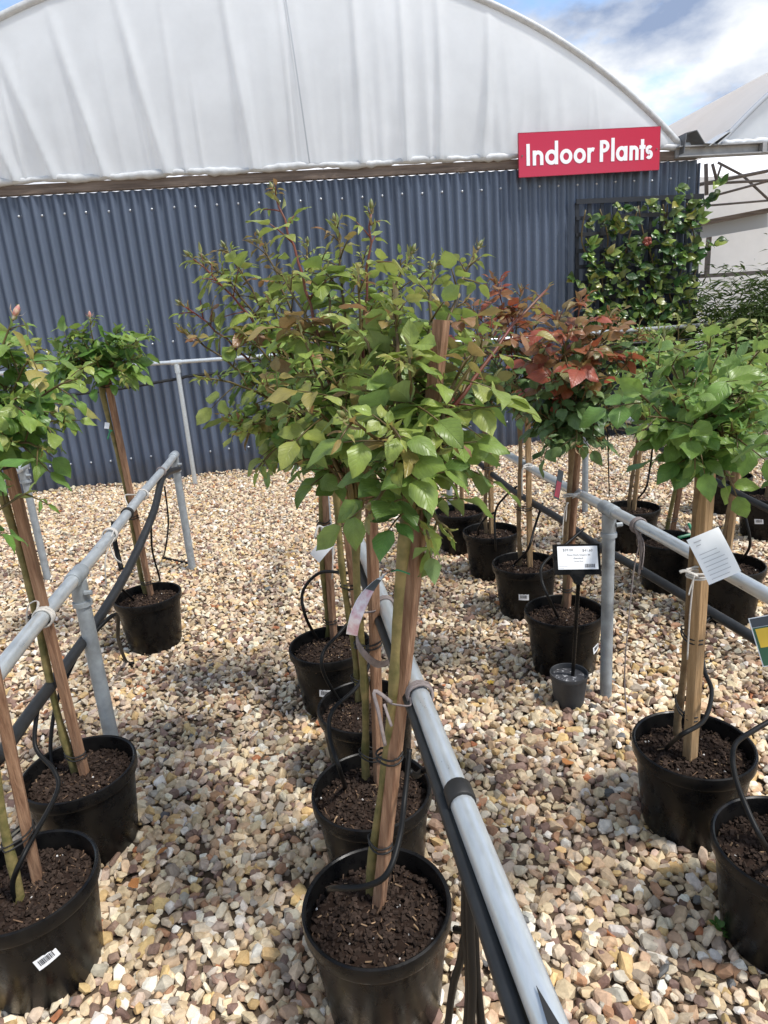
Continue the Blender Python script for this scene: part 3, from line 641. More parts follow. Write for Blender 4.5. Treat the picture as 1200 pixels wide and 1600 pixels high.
pipe_rail('galvanised pipe rail with a lone post behind the tall left rose stake', -1.71, 1.6, 4.55, [(4.5, 0.0), (1.9, 0.0)], 0.0225)
# tall rail along the corrugated wall
br = thing('wall_rail', 'tall pale pipe rail with black pipe below running along the corrugated wall', 'pipe rail', (-1.19, 7.08, 0))
mb = MB(); mb.tube([(-3.6, 0, 1.315), (-1.2, 0, 1.29), (0.02, 0, 1.265), (3.0, 0, 1.235), (6.0, 0, 1.20)], 0.021, 12); build(mb, 'rail', M['galv'], br, smooth=True)
mb = MB(); mb.tube(smooth_path([(-3.6, 0.03, 0.98), (-1.2, .03, 1.03), (-0.6, .03, 1.05), (0.0, .03, 1.10), (0.4, 0.03, 1.12), (3, .03, 1.10), (6, .03, 1.05)], 5), 0.015, 8); build(mb, 'black_pipe', M['hose'], br, smooth=True)
for x, zz in ((0.02, 1.26), (-2.6, 1.30)):
    mb = MB(); mb.tube([(x, 0, -.03), (x, 0, zz)], 0.024, 12); build(mb, 'post', M['galv'], br, smooth='auto')
    mb = MB(); mb.tube([(x, 0, zz-.10), (x, 0, zz-.02)], 0.031, 12); mb.tube([(x-.05, 0, zz+.004), (x+.05, 0, zz+.003)], 0.028, 12); build(mb, 'tee_clamp', M['galv'], br, smooth='auto')

def rp_(x0, y): return Vector((railx(x0, y), y, RZ))
# ------------------------------------------------------------------ irrigation hoses with drip tubes
def hose(label, pts, r, drips, mat_='hose'):
    base = Vector(pts[0]); root = thing('irrigation_hose', label, 'hose', base, 'black irrigation hoses under the rails')
    mb = MB(); mb.tube([p-base for p in smooth_path(pts, 8)], r, 12); build(mb, 'main_pipe', M[mat_], root, smooth=True)
    for d in drips:
        rr_ = 0.0062
        if isinstance(d, tuple): rr_, d = d
        mb = MB(); mb.tube([p-base for p in smooth_path(d, 8)], rr_, 8); build(mb, 'drip_tube', M['drip'], root, smooth=True)
    return root
V = Vector
SOILZ = 0.225
hose('thick black hose sagging from the end of the left pipe rail',
     [V((-.80, 4.30, .70)), atY(255, 745, 3.9), atY(240, 800, 3.2), atY(205, 880, 2.75), atY(165, 950, 2.40), atY(110, 1030, 2.05), atY(50, 1110, 1.75), atY(0, 1180, 1.53), atY(-80, 1270, 1.25), V((-.80, .6, .55))], 0.018,
     [[atY(60, 1100, 1.78), atY(55, 1165, 1.72), atY(85, 1205, 1.66), atY(88, 1240, 1.6), atY(40, 1330, 1.42), atY(20, 1380, 1.40), atZ(28, 1412, SOILZ-.01)],
      [atY(130, 1005, 2.15), atY(95, 1080, 2.05), atY(82, 1130, 2.0), atZ(80, 1190, SOILZ+.02), atZ(100, 1225, SOILZ-.005)],
      [atY(200, 890, 2.8), atY(185, 905, 3.0), atY(190, 920, 3.15), atZ(210, 938, SOILZ)],
      (0.005, [atY(236, 815, 3.2), atY(238, 860, 3.25), atY(248, 898, 3.35), atZ(250, 908, .26)]),
      (0.005, [atY(257, 760, 3.9), atY(263, 815, 3.95), atY(258, 860, 4.0), atZ(254, 872, .01)]),
      (0.0085, [atZ(254, 871, .015), atZ(280, 877, .015), atZ(296, 880, .012)]),
      (0.011, [atY(177, 815, 3.0), atY(180, 850, 2.95), atY(190, 890, 2.9)]),
      (0.0075, [atY(128, 1010, 2.2), atY(180, 960, 2.35), atY(185, 1000, 2.6), atZ(197, 1033, .02), atZ(208, 1036, .015)])])
hose('black hose hung close under the central galvanised rail',
     [rp_(.202, y)+V((-.023-.003*math.sin(y*4), 0, -.022-.005*math.sin(y*3+1))) for y in (4.2, 3.4, 2.7, 2.1, 1.7, 1.4, 1.1, .8, .5, .2, -.1)], 0.0125,
     [[atY(565, 885, 2.0), atY(545, 895, 2.2), atY(500, 895, 2.35), atY(473, 925, 2.38), atY(478, 965, 2.38), atZ(497, 1000, SOILZ), ],
      [atY(560, 955, 2.15), atY(530, 990, 2.1), atY(505, 1020, 2.0), atY(507, 1055, 1.98), atZ(540, 1110, SOILZ-.02)],
      [atY(590, 1010, 1.9), atY(560, 1070, 1.75), atY(520, 1110, 1.65), atY(515, 1150, 1.58), atY(530, 1200, 1.50), atZ(540, 1232, SOILZ-.005)],
      [atY(640, 1170, 1.25), atY(632, 1250, 1.18), atY(624, 1310, 1.10), atY(605, 1365, 1.05), atY(570, 1385, 1.06), atY(522, 1388, 1.10), atZ(512, 1392, SOILZ+.02), atZ(503, 1415, SOILZ-.01)],
      (0.008, [atY(640, 1205, 1.38), atY(650, 1212, 1.40), atY(660, 1205, 1.45), atZ(672, 1200, .45)])])
hose('black hose slung below the rail behind the price card',
     [V((1.12, 4.6, .60)), atY(735, 712, 4.1), atY(800, 765, 3.35), atY(870, 808, 2.85), atY(930, 850, 2.45), atY(1000, 890, 2.18), atY(1100, 950, 1.80), atY(1190, 1005, 1.58), atY(1260, 1060, 1.40), V((1.17, .6, .55))], 0.016,
     [[atY(808, 760, 3.3), atY(790, 775, 3.4), atY(774, 800, 3.45), atY(774, 850, 3.42), atZ(776, 862, .16)],
      [atY(775, 800, 3.45), atY(760, 808, 3.5), atY(748, 825, 3.55), atZ(748, 835, SOILZ)],
      [atY(848, 786, 3.05), atY(835, 825, 2.98), atY(825, 858, 2.92), atZ(805, 880, SOILZ+.01), atZ(800, 888, SOILZ-.01)],
      [atY(912, 826, 2.55), atY(885, 850, 2.50), atY(850, 880, 2.42), atY(846, 905, 2.38), atY(860, 940, 2.34), atZ(873, 966, SOILZ-.01)],
      [atY(1115, 961, 1.76), atY(1095, 985, 1.72), atY(1100, 1045, 1.62), atY(1112, 1080, 1.52), atY(1100, 1125, 1.42), atY(1062, 1150, 1.38), atZ(1040, 1170, SOILZ-.01)],
      [atY(1225, 1115, 1.33), atY(1180, 1140, 1.30), atY(1148, 1165, 1.25), atY(1148, 1210, 1.18), atY(1170, 1270, 1.1), atY(1195, 1320, 1.06), atZ(1215, 1350, SOILZ-.01)]])
hose('black hose hung below the rear right rail behind the rose crowns',
     [V((2.10, 4.6, .66)), atY(985, 672, 4.1), atY(1040, 705, 3.45), atY(1095, 738, 3.0), atY(1150, 770, 2.7), atY(1230, 810, 2.3)], 0.016,
     [[atY(1020, 695, 3.7), atY(1015, 735, 3.75), atY(1008, 765, 3.75), atZ(990, 785, SOILZ)],
      [atY(1160, 775, 2.65), atY(1163, 800, 2.62), atY(1172, 850, 2.6), atZ(1158, 875, SOILZ+.02)],
      (0.005, [atY(948, 640, 4.4), atY(950, 700, 4.4), atZ(952, 775, .02)])])
# bundle of tubes taped to the central rail
tb = thing('tube_bundle', 'bundle of black drip tubes hanging from the tape band on the central rail', 'drip tubes', V((.185, .86, 0.72)))
c0 = V((railx(.202, .87), .87, RZ))
mb = MB(); mb.tube([c0+V((0, -.018, 0)), c0+V((0, -.015, 0)), c0+V((0, .015, 0)), c0+V((0, .018, 0))], [.0212, .0230, .0230, .0212], 16); mb.v = [tuple(V(v)-tb.location) for v in mb.v]; build(mb, 'tape_band', M['tie'], tb, smooth='auto')
for k, P in enumerate(([(728, 1370, .85), (727, 1450, .86), (733, 1530, .87), (728, 1610, .88), (715, 1680, .9)], [(738, 1370, .84), (741, 1450, .85), (745, 1530, .85), (752, 1600, .85), (758, 1680, .85)],
                       [(733, 1375, .83), (735, 1460, .83), (738, 1550, .83), (735, 1620, .84), (738, 1680, .84)], [(735, 1400, .88), (722, 1490, .92), (708, 1540, .94), (700, 1600, .96), (690, 1680, 1.0)])):
    mb = MB(); mb.tube([atY(*p)-tb.location for p in smooth_path([V((a, b, y)) for a, b, y in P], 6)], 0.0075, 8); build(mb, 'drip_tube', M['drip'], tb, smooth=True)
mb = MB(); mb.tube([atY(754, 1448, .93), atY(735, 1456, 1.0), atY(712, 1452, 1.1)], 0.008, 8); mb.v = [tuple(V(v)-tb.location) for v in mb.v]; build(mb, 'drip_tube', M['drip'], tb, smooth=True)
mb = MB(); a = V((railx(.202, .50)-.002, .49, RZ+.0198)); mb.add([a+V((-.006, 0, 0)), a+V((.006, 0, 0)), a+V((-.003, .045, .0005)), a+V((-.006, 0, .002)), a+V((.006, 0, .002)), a+V((-.003, .045, .002))], [(0, 2, 1), (3, 4, 5), (0, 1, 4, 3), (1, 2, 5, 4), (2, 0, 3, 5)]); o = build(mb, 'cable_tie_tail', M['tie'], tb); o.location = -tb.location

# ------------------------------------------------------------------ potted standard roses
RIMZ = 0.272
def pot_mesh():
    mb = MB()
    mb.lathe([(0.112, 0.0), (0.126, 0.002), (0.130, 0.008), (0.1535, 0.222), (0.1545, 0.230), (0.1625, 0.233), (0.1655, 0.240), (0.1665, 0.262), (0.1650, 0.270), (0.1600, 0.272),
              (0.1560, 0.269), (0.1545, 0.262), (0.1490, 0.19)], 56, cap0=True)
    return mb.mesh('pot', 'auto')
POT = pot_mesh(); POT.materials.append(M['pot'])
def soil_mesh(seed, chips):
    rg = random.Random(seed); mb = MB(); rings, n = 9, 40; vs = [V((0, 0, SOILZ))]; fs = []
    for i in range(1, rings+1):
        r = 0.1515*i/rings
        for k in range(n):
            a = 2*math.pi*k/n; vs.append(V((r*math.cos(a), r*math.sin(a), SOILZ+rg.uniform(-.006, .004)-0.006*(i == rings))))
    for k in range(n): fs.append((0, 1+k, 1+(k+1) % n))
    for i in range(rings-1):
        for k in range(n): fs.append((1+i*n+k, 1+(i+1)*n+k, 1+(i+1)*n+(k+1) % n, 1+i*n+(k+1) % n))
    mb.add(vs, fs, (0.022, 0.013, 0.009))
    for k in range(chips):
        r = 0.148*math.sqrt(rg.random()); a = rg.uniform(0, 6.283); L_ = rg.uniform(0.004, 0.0135)
        sz = (L_, L_*rg.uniform(.45, .9), L_*rg.uniform(.25, .5)); rt = Euler((rg.gauss(0, .5), rg.gauss(0, .5), rg.uniform(0, 6.28))).to_matrix()
        u = rg.random(); c = rg.uniform(.7, 1.4)
        if u < .90: col = (0.036*c, 0.024*c, 0.018*c)
        elif u < .988: col = (0.12*c, 0.075*c, 0.047*c); sz = (L_*1.7, L_*.28, L_*.2)
        else: col = (0.55, 0.53, 0.5); sz = (.004, .004, .004)
        if u > .962 and u < .988: col = (0.24*c, 0.16*c, 0.095*c)
        mb.box((r*math.cos(a), r*math.sin(a), SOILZ+rg.uniform(-.001, .006)), sz, rt, col)
    me = mb.mesh('soil', False, True); me.materials.append(M['soil']); return me
SOILS = [soil_mesh(k, 1100) for k in (1, 2, 3)]
BUDM = None
def bud_mesh():
    mb = MB(); mb.lathe([(0.0015, -.012), (0.004, -.010), (0.0052, -.003), (0.0045, 0.0), (0.0075, .006), (0.0082, .014), (0.0055, .024), (0.001, .032)], 9)
    for k in range(5):
        a = 2*math.pi*k/5; d = V((math.cos(a), math.sin(a), 0)); t = V((-math.sin(a), math.cos(a), 0))
        mb.add([d*.004+t*.003, d*.004-t*.003, d*.017-t*.002+V((0, 0, .010)), d*.017+t*.002+V((0, 0, .010)), d*.022+V((0, 0, .026))], [(0, 1, 2, 3), (3, 2, 4)])
    return mb.mesh('bud', True)
BUDM = bud_mesh(); BUDM.materials.append(M['bud'])
PINKM = BUDM.copy(); PINKM.materials.clear(); PINKM.materials.append(M['pinkbud'])

PAL = {
    'olive': [(0.075, 0.145, 0.038), (0.130, 0.220, 0.046), (0.225, 0.310, 0.060), (0.320, 0.345, 0.080), (0.27, 0.13, 0.06)],
    'dark':  [(0.060, 0.114, 0.040), (0.084, 0.154, 0.054), (0.120, 0.201, 0.067), (0.147, 0.210, 0.061), (0.315, 0.065, 0.032)],
    'fresh': [(0.072, 0.156, 0.042), (0.120, 0.238, 0.054), (0.172, 0.293, 0.061), (0.271, 0.369, 0.082), (0.328, 0.331, 0.096)],
    'mid':   [(0.068, 0.151, 0.037), (0.115, 0.238, 0.046), (0.156, 0.263, 0.046), (0.263, 0.338, 0.065), (0.360, 0.300, 0.082)],
}
def lerp_pal(pal, t):
    t = max(0, min(0.9999, t))*4; i = int(t); u = t-i; a, b = pal[i], pal[i+1]
    return tuple(x*(1-u)+y*u for x, y in zip(a, b))

def grow_cane(rg, G, T, leaf, pal, items, sag=0.0, dens=1.0, bare=0.15, r0=0.0055, redtip=0.0, mbx=None, lift=0.35, n5=0.6):
    """a cane from G to T (local coordinates) with compound leaves; leaves go to items"""
    G, T = V(G), V(T); d = T-G; L_ = d.length
    side = V((d.x, d.y, 0)); C_ = G.lerp(T, 0.5)+V((0, 0, lift*0.4*L_))-side*0.12+V((rg.uniform(-1, 1), rg.uniform(-1, 1), 0))*0.06*L_
    n = max(8, int(L_/0.035))
    pts = []
    for i in range(n+1):
        t = i/n; p = G*(1-t)**2+C_*2*t*(1-t)+T*t*t; p = p+V((0, 0, -sag*t*t)); p += V((rg.uniform(-1, 1), rg.uniform(-1, 1), rg.uniform(-1, 1)))*0.004*(0 < i < n)
        pts.append(p)
    mbx.tube(pts, [r0*(1-0.62*i/n) for i in range(n+1)], 6)
    az = rg.uniform(0, 6.28); s = bare*L_
    step = 0.052/dens
    while s < L_:
        t = s/L_; k = min(n-1, int(t*n)); p = pts[k].lerp(pts[k+1], t*n-k); tg = (pts[min(k+1, n)]-pts[k]).normalized()
        az += 2.4+rg.uniform(-.4, .4)
        o = tg.orthogonal().normalized(); rad = Matrix.Rotation(az, 3, tg) @ o
        rad = (rad+V((0, 0, 0.12)))
        dirn = (rad*1.0+tg*(0.55 if t < .8 else 0.9)+V((0, 0, rg.uniform(-.35, .25)))).normalized()
        age = t
        size = leaf*rg.uniform(0.78, 1.15)*(1.0 if t < 0.82 else 0.72-0.35*(t-.82)/.18)
        rl = size*rg.uniform(1.1, 1.5)
        nl = 5 if rg.random() < n5 else 3
        outw = V((p.x-G.x, p.y-G.y, .3*(p.z-G.z))); outw = outw.normalized() if outw.length > 1e-4 else V((0, 0, 1))
        up = V((rg.gauss(0, .40), rg.gauss(0, .40), .85))+outw*.75
        e = p+dirn*rl+V((0, 0, -0.10*rl))
        mid1, mid0 = p.lerp(e, 0.66)+V((0, 0, .03*rl)), p.lerp(e, 0.34)+V((0, 0, .03*rl))
        mbx.tube([p, mid0, mid1, e], [0.0024, .0019, .0016, .0012], 4)
        tone = 0.13+0.58*age+rg.gauss(0, .10)
        if rg.random() < redtip*max(0, age-.35)*2.2: tone = rg.uniform(.86, 1.0)
        young = t > 0.90
        def put(pos, dv, sc):
            c = lerp_pal(PAL[pal], tone+rg.gauss(0, .045)); f = rg.uniform(.85, 1.17); c = tuple(x*f for x in c)
            uu = up+V((rg.gauss(0, .22), rg.gauss(0, .22), 0))
            if young: uu = uu+V((rg.uniform(-1, 1), rg.uniform(-1, 1), 0))
            items.append((rg.choice(YOUNG if young else LEAF), frame(pos, dv, uu, sc), c))
        lat = dirn.cross(up).normalized()
        put(e, dirn+V((0, 0, -.30)), size)
        for sgn in (-1, 1):
            put(mid1+lat*sgn*.004, dirn*0.42+lat*sgn+V((0, 0, -.20)), size*rg.uniform(.8, .92))
            if nl == 5: put(mid0+lat*sgn*.003, dirn*0.30+lat*sgn+V((0, 0, -.20)), size*rg.uniform(.62, .76))
        s += step*rg.uniform(.75, 1.3)*(1 if t < .8 else .6)
    # tight young leaves at the growing tip
    tg = (pts[-1]-pts[-3]).normalized()
    for q in range(4):
        a = q*1.7+rg.random(); o = Matrix.Rotation(a, 3, tg) @ tg.orthogonal().normalized()
        c = lerp_pal(PAL[pal], rg.uniform(.6, 1.0) if redtip < .3 else rg.uniform(.85, 1))
        items.append((rg.choice(YOUNG), frame(pts[-1]-tg*.012*q, tg+o*rg.uniform(.3, .9), tg.orthogonal(), leaf*rg.uniform(.35, .6)), c))
    return pts, tg

def rose(label, rim, seed, stake=None, stem=None, smat='stake', stemmat='stem', pal='olive', leaf=0.065, tips=(), rand=0, rad=(0.2, 0.2, 0.16), rcen=(0, 0, .12), redtip=0.1, buds=(), pinkbuds=(), sticker=None, ties=(), dens=1.0, lowsag=0.0, cane='cane', cap=285, graft=None, staketop=None, sw=0.0245):
    rg = random.Random(seed); leaf *= 1.04; dens *= 1.24; rand += 3
    c = atZ(rim[0], rim[1], RIMZ); base = V((c.x, c.y, 0))
    root = thing('potted_rose', label, 'potted rose', base, 'standard roses in black pots')
    po = link('pot', POT, None, root); po.rotation_euler = (0, 0, rg.uniform(0, 6.28))
    so = link('soil', SOILS[seed % 3], None, root); so.rotation_euler = (0, 0, rg.uniform(0, 6.28)); so['kind'] = 'stuff'
    if sticker:
        az, z = math.radians(sticker[0]), sticker[1]; tilt = math.radians(sticker[2] if len(sticker) > 2 else 0)
        R_ = 0.130+(0.0235*z/0.222)+0.0012; w, h = 0.050, 0.032
        def curved(x0, x1, z0, z1, off, n=6):
            return [[V((math.cos(az+u/R_)*(R_+off), math.sin(az+u/R_)*(R_+off), z+vv)) for u, vv in [((x0+(x1-x0)*i/n)*math.cos(tilt)-zz*math.sin(tilt), (x0+(x1-x0)*i/n)*math.sin(tilt)+zz*math.cos(tilt)) for i in range(n+1)]] for zz in (z0, z1)]
        mb = MB(); mb.sheet(curved(-w/2, w/2, -h/2, h/2, 0.0)); lb = build(mb, 'barcode_label', M['paper'], root)
        mb = MB(); x = -w*.34
        while x < w*.34:
            bw = rg.choice((.0008, .0014, .0020)); mb.sheet(curved(x, x+bw, -h*.20, h*.32, 0.0007, 1)); x += bw+rg.choice((.0009, .0016))
        build(mb, 'barcode', M['ink'], lb)
    # stake
    sb = V((stake[0], stake[1])); S0 = atZ(sb.x, sb.y, SOILZ)-base; S1 = atY(*stake[2])-base
    dS = (S1-S0).normalized()
    mb = MB(); mb.bar(S0-dS*.12, S1, sw, sw, up=(math.sin(seed), math.cos(seed)+.8, 0), bev=0.002)
    build(mb, 'stake', M[smat], root)
    # stem (the rose's own trunk) up to the graft
    T0 = atZ(stem[0], stem[1], SOILZ)-base; G = atY(*stem[2])-base
    m = 16; pts = []
    for i in range(m+1):
        t = i/m; pts.append(T0.lerp(G, t)+V((math.sin(t*7+seed)*.006, math.cos(t*5+seed)*.006, 0))*(1 if 0 < i < m else 0))
    pts = [T0-V((0, 0, .05))]+pts
    mb = MB(); mb.tube(pts, [.016, .0135]+[0.0108-.0012*i/m+(.0022 if i % 4 == 1 else 0)+rg.uniform(-.0008, .0008) for i in range(m-2)]+[.0135, .016], 10)
    build(mb, 'stem', M[stemmat], root, smooth=True)
    for t in ties:          # wire ties round stem and stake
        a, b = S0.lerp(S1, t), T0.lerp(G, min(1, t*(S1.z-S0.z)/(G.z-T0.z)))
        cc = (a+b)/2; ax = (b-a); h = ax.length/2+.018; ax = ax.normalized() if ax.length > 1e-4 else V((1, 0, 0)); ay = V((0, 0, 1)).cross(ax).normalized()
        for dz in (0.0, 0.012):
            mb = MB(); mb.tube([cc+ax*h*math.cos(q*math.pi/8)+ay*.021*math.sin(q*math.pi/8)+V((0, 0, dz+.003*math.sin(q))) for q in range(16)], 0.0024, 5, closed=True)
            build(mb, 'wire_tie', M['tie'], root, smooth=True)
    items = []
    allt = [(atY(px, py, y)-base, kw) for px, py, y, *kw in tips]
    def onecane(tip, kw):
        kw = kw[0] if kw else {}
        mb = MB(); cm = kw.get('cane', cane)
        pts, tg = grow_cane(rg, G+V((rg.uniform(-.015, .015), rg.uniform(-.015, .015), rg.uniform(-.03, .02))) if 'from' not in kw else atY(*kw['from'])-base, tip, kw.get('leaf', leaf), kw.get('pal', pal), items, sag=kw.get('sag', lowsag), dens=kw.get('dens', dens), bare=kw.get('bare', .18), redtip=kw.get('redtip', redtip), mbx=mb, lift=kw.get('lift', .35), r0=kw.get('r0', .0055))
        build(mb, 'cane', M[cm], root, smooth=True)
        nb = kw.get('bud', 0)
        if nb:
            me = PINKM if nb == 2 else BUDM; s_ = kw.get('bs', 1.0)
            o = link('rose_bud', me, None, root); o.matrix_local = Matrix.Translation(pts[-1]+tg*.012) @ tg.to_track_quat('Z', 'Y').to_matrix().to_4x4() @ Matrix.Scale(s_*.62, 4)
    for tip, kw in allt: onecane(tip, kw)
    for k in range(rand):
        u = rg.uniform(-.35, 1); a = rg.uniform(0, 6.28); q = math.sqrt(max(0, 1-u*u)); rr_ = rg.uniform(.7, 1.05)
        onecane(G+V(rcen)+V((rad[0]*q*math.cos(a), rad[1]*q*math.sin(a), rad[2]*u))*rr_, ())
    rg.shuffle(items)
    items.sort(key=lambda it: (it[1].translation-(V((0, 0, EYE))-base)).length - (0.15 if it[0] in LEAF else 0)) if len(items) > cap else None
    for me, mx, col in items[:cap]:
        o = link('leaf', me, None, root); o.matrix_local = mx; o.color = (*col, 1)
    leaf_mass('foliage', items[cap:], root, M['leafmass'])
    return root, base, S0, S1, T0, G

K = dict
BUD1 = K(bud=1, dens=.8)
plants = {}
# --- centre row
plants['C1'] = rose('tall rose whose pot stands beside the black tape band of the central rail', (588, 1408), 11, stake=(592, 1412, (690, 500, 1.20)), stem=(580, 1395, (640, 800, 1.17)), ties=(.12, .30), leaf=0.066,
    tips=[(545, 655, 1.02, K(redtip=.2, bud=1)), (612, 665, 1.02), (572, 760, 1.05, K(lift=.9, sag=.05)), (705, 790, 1.12, K(lift=1.0, sag=.06, pal='mid')), (668, 800, 1.10, K(lift=1.0, sag=.05, pal='mid')), (728, 715, 1.2, K(lift=.6)), (700, 690, 1.08),
          (857, 450, 1.36, K(cane='redcane', dens=.9, bare=.35, redtip=.5, r0=.006, lift=.15, leaf=.044)), (745, 392, 1.38, K(redtip=.4, bud=1, leaf=.044)), (676, 430, 1.30, K(bud=1, leaf=.046)), (770, 600, 1.32), (640, 560, 1.1), (620, 480, 1.22, K(leaf=.05)), (780, 500, 1.42, K(redtip=.5, leaf=.046))],
    rand=2, rad=(.15, .14, .16), rcen=(0.02, .03, .24), redtip=.15)
plants['C2'] = rose('rose in the second pot back along the central rail, with curled picture tag', (580, 1230), 12, stake=(592, 1222, (576, 640, 1.55)), stem=(572, 1215, (556, 780, 1.54)), ties=(.08, .42), leaf=0.062,
    tips=[(430, 305, 1.62, K(bud=1, bare=.3, cane='redcane', dens=.75)), (455, 690, 1.42, K(lift=.8, sag=.05)), (520, 590, 1.36), (580, 335, 1.56, K(bud=1, cane='redcane')), (525, 355, 1.62, K(bud=1)), (480, 640, 1.38, K(lift=.6)), (600, 520, 1.4), (470, 520, 1.5), (500, 410, 1.6), (440, 430, 1.6), (560, 430, 1.45), (410, 600, 1.5), (640, 400, 1.6, K(bud=1)), (660, 560, 1.5)],
    rand=4, rad=(.22, .2, .2), rcen=(-.02, .03, .22), redtip=.2)
plants['C3'] = rose('rose in the third pot back along the central rail, half hidden by its neighbour', (572, 1100), 13, stake=(574, 1098, (528, 700, 1.95)), stem=(560, 1095, (520, 730, 1.95)), ties=(.10, .5), leaf=0.062,
    tips=[(302, 405, 1.9, K(bud=1, cane='redcane')), (325, 408, 1.95, K(bud=1)), (355, 392, 2.0, K(bud=1)), (408, 375, 2.0, K(bud=1, redtip=.4)), (290, 480, 1.9, K(bud=1, cane='redcane')), (287, 520, 1.88, K(redtip=.3)), (320, 590, 1.75, K(lift=.6)), (375, 650, 1.75, K(lift=.8, sag=.04, pal='mid')), (420, 470, 1.9), (450, 560, 1.8), (400, 700, 1.72, K(lift=.9, sag=.05, pal='mid')), (380, 520, 1.8)],
    rand=7, rad=(.27, .2, .18), rcen=(-.13, .03, .2), redtip=.15)
plants['C4'] = rose('rose in the rearmost pot of the central row, white string on its stake', (515, 1005), 14, stake=(522, 1000, (500, 690, 2.42)), stem=(512, 996, (497, 720, 2.42)), ties=(.10, .62), leaf=0.060,
    tips=[(480, 385, 2.4, K(bud=1)), (640, 400, 2.4, K(bud=1)), (690, 405, 2.35, K(bud=1)), (570, 400, 2.4), (430, 450, 2.4), (730, 470, 2.3, K(redtip=.6)), (690, 560, 2.2), (600, 480, 2.2), (520, 470, 2.3), (740, 580, 2.3, K(pal='mid'))],
    rand=7, rad=(.28, .22, .2), rcen=(.02, 0, .22), redtip=.15, sticker=(-105, .13, -6))
# --- left row
plants['L1'] = rose('rose in the cut off pot with barcode label under the thick sagging hose', (40, 1372), 21, stake=(58, 1372, (-45, 880, 1.42)), stem=(30, 1405, (-60, 860, 1.40)), ties=(.18,), leaf=.065, pal='mid', tips=[(-150, 700, 1.4), (-90, 640, 1.35), (-110, 800, 1.3), (-200, 640, 1.5)], rand=3, rad=(.2, .2, .15), sticker=(-62, .155, 16))
plants['L2'] = rose('rose in the pot beside the left rail post, one pink tipped bud', (123, 1198), 22, stake=(132, 1208, (8, 705, 1.84)), stem=(118, 1206, (-12, 715, 1.84)), ties=(.06, .52, .96), leaf=.072, pal='mid',
    tips=[(20, 500, 1.84, K(bud=2, bs=1.5, dens=.7, bare=.35)), (118, 592, 1.75, K(lift=.3, redtip=.2)), (60, 545, 1.8), (100, 660, 1.72, K(lift=.5)), (70, 690, 1.68, K(lift=.7, sag=.02)), (-40, 560, 1.8), (-60, 650, 1.75), (30, 620, 1.66), (20, 690, 1.66, K(lift=.7)), (-20, 520, 1.9)], rand=3, rad=(.16, .18, .14), redtip=.05)
plants['L3'] = rose('rose in the pot between the left rail end post and the wall, small compact crown', (230, 928), 23, stake=(236, 930, (166, 584, 3.23)), stem=(228, 928, (158, 592, 3.23)), ties=(.06, .38, .95), leaf=.076, pal='mid',
    tips=[(141, 500, 3.23, K(bud=2, bs=1.4, dens=.8)), (232, 522, 3.2), (92, 535, 3.2), (100, 572, 3.15), (215, 560, 3.15), (185, 515, 3.25), (120, 520, 3.2), (150, 560, 3.1), (190, 580, 3.1, K(lift=.7)), (205, 535, 3.3), (110, 550, 3.35)], rand=7, rad=(.20, .17, .08), rcen=(0, 0, .09), redtip=0)
# --- right row
plants['R1'] = rose('leafy rose on a pale stake carrying the white plant tag', (1083, 1160), 31, stake=(1078, 1184, (1108, 690, 1.52)), stem=(1058, 1150, (1096, 730, 1.53)), smat='pine', stemmat='oldstem', ties=(.14, .40), leaf=.066, pal='fresh', sw=.03,
    tips=[(1185, 545, 1.5), (1105, 525, 1.55), (1025, 565, 1.5), (975, 600, 1.5), (1195, 640, 1.42), (1085, 690, 1.38, K(lift=.9, sag=.03)), (1135, 715, 1.40, K(lift=.9, sag=.04)), (1010, 650, 1.42, K(lift=.6)), (1060, 560, 1.6), (1150, 600, 1.4), (1060, 620, 1.36), (1110, 580, 1.4), (1205, 580, 1.55), (1035, 540, 1.7, K(redtip=.6))],
    rand=4, rad=(.18, .18, .13), rcen=(0, 0, .14), redtip=.05)
plants['R2'] = rose('rose in the cut off pot below the yellow flower tag', (1234, 1318), 32, stake=(1236, 1330, (1290, 760, 1.14)), stem=(1222, 1320, (1280, 780, 1.14)), smat='pine', stemmat='oldstem', ties=(.15,), leaf=.066, pal='fresh', tips=[(1320, 560, 1.15), (1250, 600, 1.15), (1380, 620, 1.1), (1300, 680, 1.0)], rand=3, rad=(.17, .17, .13), rcen=(.04, 0, .12), sticker=(-118, .15, -12))
plants['R3'] = rose('dark leaved rose behind the price card with red young shoots', (881, 952), 33, stake=(886, 950, (906, 640, 2.45)), stem=(880, 948, (893, 690, 2.45)), smat='stake', stemmat='oldstem', ties=(.10,), leaf=.062, pal='dark',
    tips=[(905, 470, 2.4, K(redtip=1.1, cane='redcane', leaf=.09)), (862, 490, 2.4, K(redtip=1.1, cane='redcane', leaf=.09)), (945, 505, 2.35, K(redtip=1.1, leaf=.095)), (885, 520, 2.3, K(redtip=1.1, leaf=.095)), (925, 540, 2.25, K(redtip=1.1, leaf=.09)), (840, 540, 2.4, K(redtip=1.1, leaf=.075)), (1000, 525, 2.4, K(redtip=1.6, leaf=.075)), (960, 490, 2.4, K(redtip=1.1, leaf=.075)), (985, 560, 2.35, K(redtip=.7)), (820, 640, 2.35), (800, 600, 2.45), (960, 660, 2.3), (900, 690, 2.2, K(lift=.9, sag=.02)), (850, 690, 2.25, K(lift=.7)), (985, 620, 2.4), (920, 600, 2.25), (860, 590, 2.3), (940, 690, 2.25, K(lift=.8))],
    rand=5, rad=(.2, .2, .12), rcen=(0, 0, .1), redtip=.1, sticker=(-48, .13, 10))
